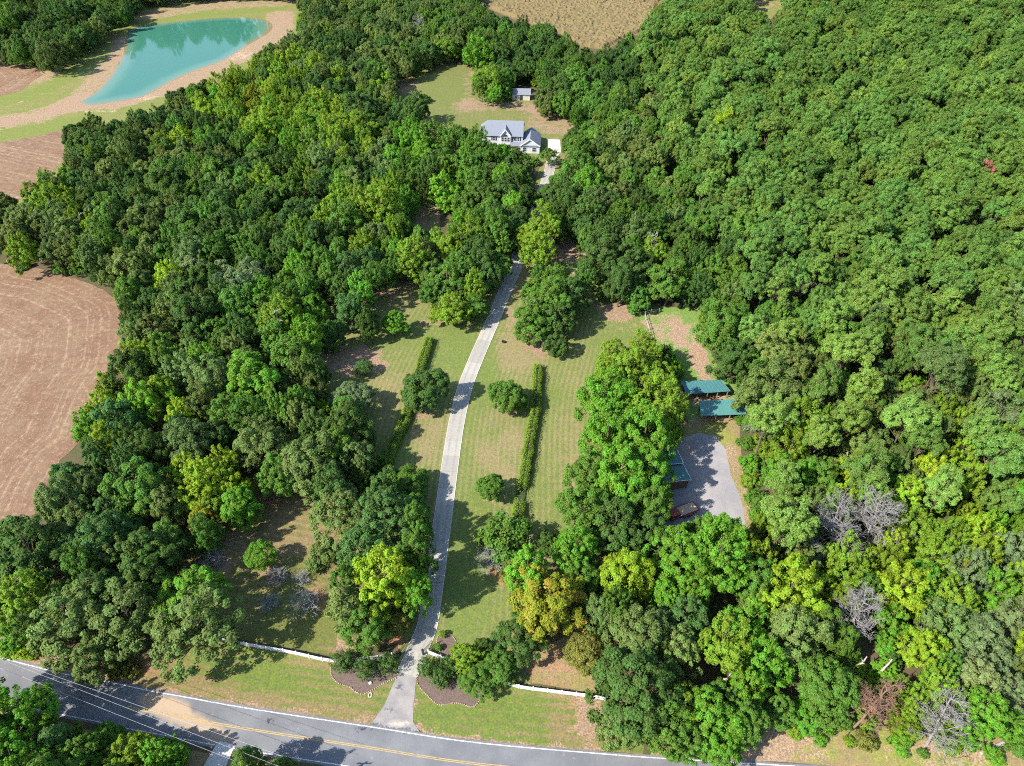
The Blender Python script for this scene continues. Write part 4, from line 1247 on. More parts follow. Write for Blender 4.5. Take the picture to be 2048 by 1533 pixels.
put(405, 1040, 32, 'M', 'a', 'small tree with orange yellow foliage below the large yellow-green one', 0.9)
put(622, 930, 60, 'B', 'o', 'big olive green oak-like tree left of the lower left hedge')
put(520, 890, 55, 'B', 'o', 'olive green tree between the yellow-green tree and the big olive one')
put(685, 1030, 66, 'B', 'o', 'thin-leaved olive tree at the right end of the side lawn', 0.8)
put(775, 1035, 62, 'B', 'b', 'blue-green tree beside the shaded stretch of drive')
put(832, 1050, 34, 'B', 'g', 'narrow mid-green tree touching the left edge of the shaded drive', 1.55)
put(834, 1110, 36, 'B', 'g', None, 1.55); put(830, 1180, 38, 'B', 'G', None, 1.5); put(815, 1010, 34, 'B', 'g', None, 1.2)
put(725, 1100, 52, 'B', 'b', 'blue-green tree above the bright yellow-green one left of the drive')
put(776, 1160, 66, 'M', 'Y', 'bright yellow-green tree shading the drive from its left side', 1.15)
put(690, 1215, 48, 'N', 'o', 'tall olive evergreen left of the bright tree by the drive', 0.8)
put(735, 1250, 46, 'B', 'g', 'mid-green tree behind the left mulch bed and red soil')
put(795, 1245, 36, 'F', 'k', 'bushy brownish tree at the left gate leaf', 1.0)
put(640, 1110, 30, 'S', 'o', 'low olive thicket at the right end of the side lawn')
put(395, 1250, 80, 'B', 'o', 'large olive oak overhanging the left front verge')
put(385, 1195, 64, 'B', 'G', 'fresh green tree crown left of the dark shadow on the side lawn')
put(255, 1230, 72, 'B', 'o', 'large olive tree by the road, middle of the roadside three')
put(140, 1240, 78, 'B', 'o', 'leftmost large olive tree of the roadside three')
put(180, 1320, 42, 'B', 'o', 'low olive tree reaching over the road edge line')
put(45, 1195, 55, 'M', 'y', 'yellow-green tree at the left picture edge above the road')
put(30, 1270, 45, 'M', 'G', 'bright green tree at the left picture edge by the road', 0.8)
put(200, 1075, 95, 'B', 'b', 'very large dark blue-green tree in the lower left wood')
put(300, 1110, 62, 'B', 'd', 'dark tree between the very large blue-green one and the side lawn')
put(60, 1100, 75, 'B', 'd', 'large dark green tree at the left picture edge below the ploughed field')
put(330, 1085, 45, 'B', 'g', None)
put(40, 1435, 66, 'M', 'G', 'large bright green tree across the road at the left picture edge', 1.1)
put(130, 1475, 34, 'M', 'g', None, .6); put(212, 1478, 36, 'M', 'G', None, .6); put(285, 1492, 34, 'M', 'y', None, .55); put(345, 1516, 28, 'M', 'G', None, .6)
put(20, 1520, 70, 'M', 'G', 'bright green tree in the bottom left corner')
put(115, 1485, 40, 'N', 'b', 'bluish evergreen across the road at the bottom left', 0.9)
put(175, 1510, 52, 'M', 'g', 'green tree across the road right of the bluish evergreen', 0.8)
put(255, 1510, 52, 'M', 'y', 'yellowish tree across the road at the bottom edge', 0.8)
put(100, 1570, 60, 'B', 'g', None, 1.25); put(200, 1600, 60, 'B', 'g', None, 1.25); put(300, 1600, 55, 'B', 'g', None, 1.2); put(-40, 1480, 60, 'B', 'g', None, 1.3); put(-60, 1400, 60, 'B', 'g', None, 1.2); put(420, 1620, 50, 'B', 'g', None, 1.1); put(-70, 1560, 60, 'B', 'g', None, 1.3)
put(325, 1515, 46, 'M', 'G', 'bright green tree across the road left of the pale side drive', 0.8)
put(495, 1523, 36, 'N', 'd', 'dark evergreen at the bottom edge right of the pale side drive', 0.9)
put(560, 1545, 36, 'N', 'd', 'dark evergreen top just inside the bottom edge', 0.8)
for x_, y_, r_, l_ in ((686, 1322, 25, 'dark spreading evergreen shrub at the left end of the left mulch bed'), (732, 1336, 25, 'dark spreading evergreen shrub in the middle of the left mulch bed'), (777, 1326, 23, 'dark spreading evergreen shrub of the left mulch bed nearest the drive'),
                       (855, 1335, 25, 'dark spreading evergreen shrub right of the drive entrance'), (882, 1356, 24, 'dark spreading evergreen shrub on the right mulch bed'), (900, 1330, 22, 'dark evergreen shrub behind the others on the right mulch bed')):
    put(x_, y_, r_, 'C', 'd', l_, 1.15, 'evergreen shrubs at the drive entrance')
put(935, 1318, 38, 'M', 'y', 'yellow-green small tree behind the right mulch bed', 0.55)
put(955, 1362, 40, 'B', 'g', 'bushy green tree at the right end of the right mulch bed', 0.55)
put(1000, 1335, 38, 'B', 'g', 'green tree where the right white fence starts', 0.6)
put(965, 1300, 26, 'B', 'd', None, 0.6)
put(885, 1268, 10, 'F', 'y', 'upper clipped topiary ball on the small bed by the drive', 0.9, 'topiary balls')
put(877, 1295, 9, 'F', 'G', 'lower clipped topiary ball on the small bed by the drive', 0.9, 'topiary balls')
put(1005, 1075, 48, 'S', 'g', 'wide green shrub below the right hedge')
put(1095, 1085, 24, 'S', 'd', 'small dark shrub right of the wide shrub below the right hedge')
put(1020, 1140, 22, 'S', 'k', 'half-dead brownish shrub left of the orange-topped tree')
# middle: beside and above the drive
put(1105, 600, 74, 'B', 'g', 'big tree right of the drive where it enters the wood')
put(1070, 640, 48, 'B', 'g', 'green lower crown of the drive-side group nearest the lawn', 0.8)
put(1112, 690, 27, 'B', 'd', 'small dark tree at the foot of the big drive-side tree', 0.7)
put(1085, 452, 42, 'M', 'y', 'yellowing tree right of the shaded drive')
put(1075, 500, 36, 'M', 'y', 'yellow-green tree just below the yellowing one by the drive')
put(895, 560, 66, 'B', 'g', 'large green tree left of the drive above the upper lawn')
put(905, 618, 42, 'M', 'y', 'yellow-green tree at the top left of the lawn', 0.7)
put(945, 612, 34, 'B', 'g', 'green tree touching the shaded drive at the top of the lawn', 0.7)
put(830, 520, 40, 'M', 'y', None)
put(960, 520, 62, 'B', 'd', 'dark tree left of the shaded drive')
put(990, 455, 60, 'M', 'g', 'green tree left of the drive below the house trees')
put(940, 465, 52, 'M', 'y', 'yellow-green tree left of the dark drive-side tree')
put(1005, 385, 34, 'B', 'd', 'broad dark tree in front of the house')
put(958, 292, 33, 'M', 'g', 'tall fresh green tree hiding the left end of the house')
put(908, 278, 34, 'M', 'g', 'fresh green tree left of the one hiding the house')
put(818, 280, 30, 'M', 'G', 'bright green tree at the left end of the house trees')
put(1018, 312, 22, 'L', 'o', None, .65); put(990, 305, 26, 'B', 'g', None, .8); put(1046, 316, 15, 'L', 'g', None, .6); put(1070, 322, 11, 'S', 'g', None, 1)
put(1045, 338, 22, 'B', 'o', 'small olive tree at the corner of the house wing', 0.7)
put(866, 272, 34, 'M', 'g', None); put(845, 315, 32, 'B', 'G', None); put(885, 325, 34, 'B', 'g', None); put(930, 335, 33, 'B', 'g', None); put(978, 345, 30, 'B', 'o', None); put(1018, 345, 25, 'B', 'o', None)
put(1050, 392, 30, 'B', 'd', None); put(965, 395, 32, 'B', 'd', None); put(1036, 428, 28, 'B', 'd', None); put(1120, 362, 24, 'B', 'g', None); put(1096, 384, 20, 'B', 'g', None); put(1066, 470, 32, 'M', 'y', None); put(1040, 478, 24, 'B', 'g', None, .8)
put(1098, 312, 20, 'B', 'g', 'small green tree between house wing and parking pad', 0.75)
put(982, 165, 42, 'M', 'y', 'tall yellow-green tree left of the cream shed')
put(832, 210, 28, 'B', 'd', 'dark tree at the left edge of the house clearing')
put(850, 196, 11, 'S', 'g', 'low green shrub at the left edge of the house clearing')
put(660, 270, 62, 'M', 'y', None); put(715, 260, 50, 'M', 'y', None); put(600, 260, 50, 'M', 'y', None); put(540, 235, 48, 'M', 'y', None); put(500, 200, 36, 'M', 'a', None)
put(720, 215, 36, 'B', 'd', None); put(760, 420, 44, 'M', 'y', None); put(720, 410, 40, 'M', 'y', None); put(690, 440, 42, 'M', 'g', None)
put(360, 280, 26, 'M', 'Y', 'bright yellow-green tree among dark crowns near the pond'); put(325, 285, 24, 'M', 'y', None)
put(100, 400, 62, 'M', 'y', 'yellowish tree at the wood corner above the ploughed field'); put(60, 440, 58, 'B', 'o', None); put(170, 280, 52, 'B', 'd', None)
put(270, 720, 40, 'M', 'Y', 'bright yellow-green tree beside the ploughed field'); put(215, 825, 40, 'M', 'Y', 'yellow tree at the tip of the ploughed field'); put(180, 850, 36, 'M', 'G', None); put(365, 830, 34, 'M', 'Y', 'small bright yellow-green crown in the middle left wood')
put(340, 560, 34, 'M', 'Y', None); put(500, 560, 40, 'B', 'e', None); put(560, 640, 45, 'M', 'y', None); put(700, 620, 36, 'B', 'b', 'blue-green tree at the wood edge above the worn lawn'); put(690, 540, 38, 'B', 'b', 'blue-green tree higher up the wood edge above the worn lawn')
put(590, 720, 50, 'B', 'g', None); put(500, 760, 62, 'B', 'G', None); put(450, 830, 42, 'B', 'g', None)
# trees between the right hedge and the yard
put(1265, 745, 84, 'M', 'y', 'largest yellow-green tree between the right hedge and the green shelters')
put(1210, 790, 62, 'M', 'G', 'bright green tree right of the right hedge'); put(1320, 800, 58, 'M', 'y', 'yellow-green tree left of the green shelters')
put(1215, 880, 54, 'B', 'G', None, 1.2); put(1290, 872, 56, 'B', 'G', None, 1.3); put(1180, 950, 48, 'B', 'g', None, 1.1); put(1245, 950, 56, 'B', 'G', None, 1.3); put(1302, 950, 46, 'B', 'G', None, 1.4); put(1300, 1010, 40, 'B', 'g', None, 1.4); put(1330, 845, 40, 'M', 'y', None, 1.3)
put(1165, 1020, 55, 'B', 'g', None); put(1230, 1050, 60, 'B', 'd', None); put(1150, 1105, 50, 'M', 'G', None); put(1300, 1075, 44, 'B', 'd', None); put(1165, 1160, 40, 'B', 'g', None)
put(1355, 1110, 62, 'B', 'G', None); put(1440, 1110, 76, 'M', 'G', 'large bright green tree below the gravel yard'); put(1400, 1070, 40, 'B', 'g', None)
put(1578, 1185, 72, 'M', 'Y', 'yellow-green tree with finger-like shoots left of the dead grey tree')
put(1450, 1285, 70, 'M', 'y', 'thin yellow-green tree with bare inner branches near the road'); put(1370, 1240, 55, 'B', 'b', None)
put(1280, 1270, 66, 'B', 'o', None); put(1270, 1380, 88, 'B', 'd', 'very large dark tree covering the right fence end'); put(1240, 1450, 50, 'B', 'o', None)
put(1420, 1440, 100, 'B', 'G', 'very large bright green tree over the road edge'); put(1340, 1460, 60, 'M', 'g', None); put(1490, 1440, 45, 'B', 'g', None); put(1530, 1330, 52, 'M', 'G', None)
put(1650, 1370, 62, 'B', 'g', None); put(1575, 1030, 45, 'P', 'q', 'pale green pine right of the gravel yard'); put(1620, 1120, 40, 'B', 'e', None)
put(1540, 790, 62, 'B', 'o', 'olive tree right of the green shelters'); put(1440, 660, 46, 'B', 'g', None); put(1470, 720, 44, 'B', 'd', None); put(1600, 850, 50, 'M', 'y', None)
put(1250, 520, 42, 'B', 'd', None); put(1205, 510, 50, 'B', 'd', None); put(1280, 590, 26, 'B', 'g', None); put(1340, 560, 46, 'B', 'g', None); put(1305, 505, 34, 'M', 'y', None)
put(1450, 260, 36, 'M', 'Y', 'bright yellow-green tree alone among the pines at the upper right'); put(1560, 280, 32, 'M', 'y', 'yellow-green tree right of the bright one among the pines'); put(1510, 300, 28, 'M', 'y', None)
put(1180, 370, 34, 'M', 'G', 'bright green tree right of the drive near the house'); put(1130, 400, 52, 'B', 'd', 'dark tree right of the drive below the house'); put(1150, 340, 40, 'B', 'g', None)
put(1968, 342, 18, 'P', 'R', 'rust red dying pine among green pines'); put(2015, 625, 22, 'M', 'a', 'orange-yellow tree at the right picture edge'); put(1300, 60, 20, 'P', 'p', 'tall pine at the corner of the crop field')
put(1120, 175, 50, 'B', 'd', 'dark tree right of the cream shed'); put(1190, 200, 45, 'B', 'g', None)
put(1000, 110, 45, 'B', 'd', None); put(1050, 120, 45, 'B', 'd', None); put(1090, 80, 40, 'B', 'd', None); put(960, 110, 30, 'M', 'G', None)
for x_, y_, r_, c_ in ((1640, 1180, 40, 'Y'), (1800, 1180, 62, 'Y'), (1860, 1120, 50, 'y'), (1900, 1200, 50, 'y'), (1960, 1290, 60, 'e'), (1850, 1300, 46, 'Y'), (1780, 1240, 40, 'G'), (1960, 1080, 50, 'Y'), (1830, 1050, 46, 'y'), (1710, 940, 40, 'Y'), (1880, 930, 42, 'Y'), (1990, 830, 52, 'e'), (1870, 700, 44, 'q'), (1760, 760, 44, 'd'), (1680, 1010, 40, 'Y'), (1990, 1180, 50, 'G'), (1720, 1120, 36, 'y'), (1640, 950, 44, 'g'), (1800, 960, 40, 'o'), (1690, 690, 48, 'g'), (1820, 1400, 36, 'y'), (1960, 1420, 50, 'G'), (2020, 1380, 40, 'e')):
    put(x_, y_, r_, 'M' if c_ in 'YyG' else 'B', c_, None)
for x_, y_, r_, c_ in ((60, 60, 50, 'd'), (20, 30, 44, 'g'), (120, 40, 44, 'd'), (30, 95, 36, 'd'), (90, 110, 24, 'o'), (150, 15, 40, 'd'), (-30, 70, 44, 'd'), (195, -30, 22, 'd'), (235, -45, 22, 'd'), (275, -52, 22, 'd'), (315, -55, 22, 'd'), (355, -55, 22, 'd'), (395, -58, 22, 'd'), (435, -58, 22, 'd'), (475, -58, 22, 'd'), (515, -58, 22, 'g'), (555, -55, 22, 'g'), (595, -48, 22, 'g')):
    put(x_, y_, r_, 'B', c_, None, 1.25 if y_ > -20 else 1.75)

for k, (x_, y_, r_, kd, c_, h_) in enumerate(((1590, 1462, 16, 'S', 'y', 1), (1640, 1480, 13, 'S', 'G', .7), (1700, 1482, 12, 'S', 'y', .6), (1735, 1478, 20, 'S', 'k', .9), (1800, 1486, 22, 'S', 'G', .8), (1846, 1506, 10, 'S', 'g', .8), (1893, 1480, 26, 'S', 'y', .7), (1940, 1488, 16, 'S', 'G', .8), (1992, 1512, 18, 'S', 'G', .9), (2032, 1484, 24, 'S', 'g', .8),
        (1612, 1432, 34, 'M', 'G', .6), (1772, 1340, 30, 'M', 'G', .4), (1738, 1376, 26, 'M', 'y', .4), (1700, 1322, 24, 'S', 'G', 1.2), (1725, 1350, 24, 'S', 'y', 1.2), (1650, 1330, 26, 'S', 'G', 1.2), (1668, 1420, 36, 'B', 'g', .7), (1740, 1432, 34, 'M', 'G', .55), (1812, 1452, 34, 'M', 'y', .5), (1880, 1440, 36, 'M', 'y', .55), (1950, 1452, 36, 'B', 'G', .5), (2020, 1448, 40, 'M', 'G', .6), (1560, 1420, 36, 'B', 'g', .8), (1790, 1400, 34, 'M', 'k', .6),
        (60, 1298, 24, 'S', 'Y', .6), (22, 1300, 20, 'S', 'y', .6), (232, 1335, 20, 'S', 'k', 1), (262, 1342, 16, 'S', 'k', 1), (1503, 845, 17, 'S', 'G', .8), (1492, 885, 17, 'S', 'g', .9), (1500, 925, 20, 'S', 'G', .9), (1498, 962, 17, 'S', 'y', .9), (1512, 995, 20, 'S', 'g', 1), (1518, 1030, 20, 'S', 'G', 1), (1478, 838, 12, 'S', 'g', .8), (780, 960, 28, 'S', 'd', 1.3), (735, 965, 24, 'S', 'g', 1.3), (755, 925, 20, 'S', 'g', 1), (1325, 712, 24, 'S', 'g', 1.2), (1348, 738, 20, 'S', 'G', 1.2))):
    put(x_, y_, r_, kd, c_, None, h_)
DEAD = [(1660, 1085, 42), (1738, 1062, 40), (1705, 1255, 42), (1880, 1440, 44), (1745, 1415, 40), (1305, 500, 26), (836, 62, 20), (1305, 90, 12), (1712, 1335, 26), (1762, 1342, 24), (1690, 920, 18), (1550, 838, 14), (1915, 648, 16)]

# --- the woods between: only where the photograph shows canopy
OPEN = [
 [(0, 112), (60, 128), (90, 148), (150, 122), (240, 60), (285, 12), (430, -5), (585, 0), (592, 40), (580, 60), (540, 75), (505, 105), (480, 122), (440, 145), (390, 150), (340, 178), (300, 203), (280, 207), (220, 224), (175, 248), (150, 272), (122, 325), (80, 337), (40, 382), (0, 372), (-200, 400), (-200, 100)],
 [(-200, 537), (0, 537), (60, 545), (110, 555), (165, 575), (222, 600), (226, 640), (216, 735), (192, 755), (152, 840), (147, 870), (97, 905), (57, 970), (47, 1020), (0, 1030), (-200, 1040)],
 [(955, -60), (965, 0), (985, 15), (1050, 38), (1130, 60), (1145, 80), (1185, 88), (1215, 88), (1240, 62), (1285, 52), (1300, 20), (1325, 0), (1340, -60)],
 [(800, 187), (800, 165), (880, 125), (920, 120), (948, 130), (952, 185), (965, 205), (1020, 205), (1020, 168), (1066, 168), (1068, 205), (1085, 232), (1142, 240), (1120, 280), (1116, 310), (1085, 305), (1020, 280), (960, 250), (940, 240), (850, 230), (842, 205)],
 [(834, 568), (864, 613), (866, 637), (899, 654), (950, 640), (981, 620), (994, 585), (1008, 551), (1018, 500), (1045, 425), (1068, 395), (1075, 345), (1090, 322), (1108, 325), (1108, 345), (1092, 380), (1085, 420), (1050, 475), (1042, 530), (1022, 589), (1035, 626), (1042, 654), (1076, 667), (1087, 712), (1121, 715), (1148, 688), (1160, 637), (1168, 605), (1203, 613), (1254, 609), (1281, 626), (1380, 630), (1392, 681), (1423, 753), (1368, 760), (1350, 739), (1343, 691), (1309, 678), (1285, 664), (1275, 650), (1254, 678), (1206, 678), (1189, 705), (1186, 732), (1138, 746), (1128, 770), (1148, 790), (1158, 825), (1169, 876), (1165, 910), (1158, 934), (1138, 972), (1114, 1006), (1115, 1033), (1101, 1061), (1060, 1044), (1033, 1047), (961, 1071), (958, 1102), (1013, 1163), (1006, 1201), (992, 1239), (937, 1280), (907, 1297), (858, 1380), (797, 1348), (821, 1273), (842, 1232), (849, 1177), (845, 1143), (859, 1075), (866, 1023), (871, 1013), (875, 968), (800, 931), (779, 886), (748, 869), (759, 808), (769, 784), (728, 773), (680, 760), (680, 691), (735, 685), (779, 678), (823, 664), (830, 640), (776, 613), (755, 606), (782, 582)],
 [(390, 1143), (478, 1085), (523, 1057), (520, 1000), (580, 990), (619, 1027), (619, 1064), (636, 1095), (649, 1150), (649, 1218), (660, 1280), (756, 1297), (794, 1297), (830, 1400), (961, 1396), (1023, 1379), (1033, 1368), (1064, 1331), (1119, 1307), (1122, 1341), (1136, 1375), (1187, 1389), (1177, 1399), (1183, 1433), (1200, 1454), (1205, 1495), (1253, 1519), (1328, 1515), (1400, 1533), (1492, 1526), (1515, 1498), (1553, 1461), (1587, 1461), (1601, 1488), (1656, 1491), (1700, 1485), (1792, 1505), (1874, 1488), (1929, 1502), (1973, 1505), (2048, 1498), (2200, 1498), (2200, 1700), (581, 1700), (581, 1526), (533, 1502), (499, 1485), (451, 1512), (451, 1700), (369, 1700), (369, 1533), (359, 1491), (314, 1467), (273, 1471), (239, 1447), (171, 1464), (137, 1454), (103, 1440), (99, 1416), (68, 1385), (44, 1368), (0, 1372), (-200, 1340), (-200, 1240), (0, 1280), (51, 1297), (82, 1317), (137, 1341), (191, 1351), (239, 1355), (267, 1331), (308, 1355), (345, 1327), (393, 1341), (437, 1358), (465, 1338), (506, 1355), (533, 1327), (550, 1303), (489, 1286), (482, 1232), (472, 1177), (410, 1160)],
 [(1367, 760), (1369, 794), (1388, 810), (1383, 846), (1360, 893), (1334, 902), (1327, 975), (1327, 1033), (1358, 1048), (1390, 1017), (1412, 1012), (1444, 1029), (1484, 1038), (1494, 1012), (1473, 977), (1470, 911), (1473, 874), (1466, 850), (1495, 836), (1497, 796), (1461, 775), (1442, 757)],
 [(1107, 492), (1155, 480), (1155, 515), (1107, 515)], [(830, 424), (865, 405), (868, 448), (840, 450)], [(1502, -30), (1505, 0), (1539, 30), (1567, 15), (1553, -30)]]
PINES = [(1330, -60), (2200, -60), (2200, 940), (1900, 800), (1720, 740), (1600, 620), (1480, 520), (1400, 400), (1340, 300), (1280, 130)]
PAL = [(60, 60, 'dddg'), (250, 230, 'dddo'), (170, 320, 'dddo'), (60, 420, 'oyog'), (330, 350, 'ddog'), (300, 480, 'odgo'), (450, 380, 'dgdo'), (420, 560, 'dgoe'), (520, 470, 'ddgg'), (620, 400, 'dgyd'), (560, 260, 'yyyG'), (640, 200, 'yydo'),
       (700, 60, 'ddoo'), (620, 60, 'doyo'), (850, 60, 'doog'), (900, 160, 'ddgo'), (1050, 90, 'dddg'), (760, 330, 'dgoy'), (860, 350, 'ggdG'), (800, 450, 'ygyo'), (700, 560, 'gbGd'), (600, 600, 'dggG'), (480, 680, 'dgod'), (300, 640, 'dgod'), (330, 760, 'gdoG'), (200, 800, 'yYgo'),
       (430, 760, 'dgGo'), (250, 900, 'dgob'), (330, 950, 'dgo'), (120, 980, 'dbdo'), (80, 1080, 'dgd'), (250, 1150, 'odg'), (560, 800, 'dgo'), (1180, 130, 'ddg'), (1200, 280, 'ggod'), (1250, 400, 'gdgo'), (1350, 420, 'gogd'), (1400, 300, 'ggo'), (1200, 480, 'ddg'),
       (1450, 560, 'gdgo'), (1550, 620, 'gggo'), (1500, 700, 'dgg'), (1650, 720, 'gog'), (1600, 900, 'gyoG'), (1700, 850, 'goyo'), (1850, 820, 'ooqy'), (1980, 760, 'oqog'), (1700, 1000, 'yGog'), (1850, 1000, 'YyGo'), (2000, 1000, 'yoGq'), (1600, 1100, 'gyo'), (1800, 1150, 'YYyG'), (2000, 1150, 'yoye'), (1900, 1300, 'eyoY'),
       (1750, 1300, 'Ggy'), (1900, 1420, 'yGk'), (1600, 1350, 'Ggo'), (1250, 850, 'GyG'), (1220, 1000, 'GgG'), (1300, 1250, 'ogG'), (1400, 1180, 'GGg'), (150, 1480, 'GgG'), (300, 1500, 'yGg')]
def poisson():
    rng = np.random.default_rng(4242)
    cell, grid = 9.0, {}
    def key(x, y): return (int(x // cell), int(y // cell))
    for t_ in TREES:
        grid.setdefault(key(t_['x'], t_['y']), []).append((t_['x'], t_['y'], t_['R']))
    for a_, b_, r_ in DEAD:
        p_ = at(a_, b_, 5.0)
        grid.setdefault(key(p_.x, p_.y), []).append((p_.x, p_.y, r_ / ppm_at(a_, b_, 5.0) * 1.25))
    n = 30000
    Y = rng.uniform(18, 520, n)
    X = rng.uniform(-1, 1, n) * (Y * 0.62 + 100)
    px, py, pm = proj(X, Y, np.full(n, 8.0))
    ok = (px > -45) & (px < 2090) & (py > -45) & (py < 1580)
    X, Y, px, py = X[ok], Y[ok], px[ok], py[ok]
    n = len(X)
    pine = inside(np.stack([px, py], 1), PINES)
    pa = np.array([(a, b) for a, b, _ in PAL], float)
    u1 = rng.uniform(size=n); u2 = rng.uniform(size=n); u3 = rng.uniform(size=n); u4 = rng.normal(size=n)
    isp = (pine & (u1 < 0.84)) | ((px > 1500) & (py < 1050) & (u1 < 0.3))
    kinds, cols = [], []
    for i in range(n):
        if isp[i]:
            kinds.append('P')
            cols.append('pppq'[int(u3[i] * 4)] if py[i] < 620 else 'pqqo'[int(u3[i] * 4)])
        else:
            w = (pa[:, 0] - px[i] - 55 * u4[i]) ** 2 + (pa[:, 1] - py[i] - 40 * (u2[i] - .5)) ** 2
            pal = PAL[int(np.argmin(w))][2]
            col = pal[int(u3[i] * len(pal))]
            cols.append(col)
            kinds.append('M' if (col in 'yYG' and u1[i] < 0.8) or u1[i] < 0.15 else 'B')
    R = np.where(isp, 3.15 + 0.75 * np.clip(u4, -1.4, 2) + 0.3 * u2, 4.3 + 0.85 * np.clip(u4, -1.6, 1.7))
    R = np.where(~isp & (px > 1480) & (py > 600), R * 0.86, R)
    H = np.where(isp, 16.5 + 2.2 * np.clip(u4, -2, 2) + 2 * u2, 12.6 + 2.2 * u2 + (R - 4) * 0.8)
    zc = np.array([KIND[k]['zc'] / KIND[k]['H'] for k in kinds]) * H
    hc = H - zc
    cx_, cy_, m_ = proj(X, Y, zc)
    al = np.arctan2(CAM_H - zc, Y)
    ry = m_ * np.hypot(hc * np.cos(al), R * np.sin(al)) * 0.92
    th = np.linspace(0, 2 * np.pi, 12, endpoint=False)
    Qx = np.concatenate([cx_[:, None] + np.cos(th) * (R * m_ * 0.9)[:, None], cx_[:, None]], 1)
    Qy = np.concatenate([cy_[:, None] + np.sin(th) * ry[:, None], cy_[:, None]], 1)
    Q = np.stack([Qx.ravel(), Qy.ravel()], 1)
    free = np.ones(n, bool)
    for poly in OPEN:
        A = np.array(poly, float)
        lo, hi = A.min(0), A.max(0)
        near = ((Q > lo) & (Q < hi)).all(1)
        hit = np.zeros(len(Q), bool)
        hit[near] = inside(Q[near], poly)
        free &= ~hit.reshape(n, 13).any(1)
    B = np.stack([X, Y], 1)
    free &= dist_line(B, DRIVE[::8]) > 4.0
    free &= dist_line(B, [p - q_ * 3.0 for p, q_ in zip(EDGE[::3], normals2(EDGE[::3]))]) > 5.2
    free &= ~((abs(X - house.location.x - 8) < 15) & (abs(Y - house.location.y + 4) < 14))
    free &= ~inside(B, [(p.x, p.y) for p in POND])
    for i in np.nonzero(free)[0]:
        x, y, r = X[i], Y[i], R[i]
        gx, gy = key(x, y)
        bad = False
        for a in (gx - 1, gx, gx + 1):
            for b in (gy - 1, gy, gy + 1):
                for (qx, qy, qr) in grid.get((a, b), ()):
                    if (qx - x) ** 2 + (qy - y) ** 2 < ((0.54 if isp[i] or (cx_[i] > 1480 and cy_[i] > 650) else 0.59) * (qr + r)) ** 2:
                        bad = True; break
        if bad: continue
        grid.setdefault((gx, gy), []).append((x, y, r))
        TREES.append(dict(x=float(x), y=float(y), R=float(r), H=float(H[i]), kind=kinds[i], col=cols[i], label=None, px=float(cx_[i]), py=float(cy_[i]), manual=False, group=None))
poisson()
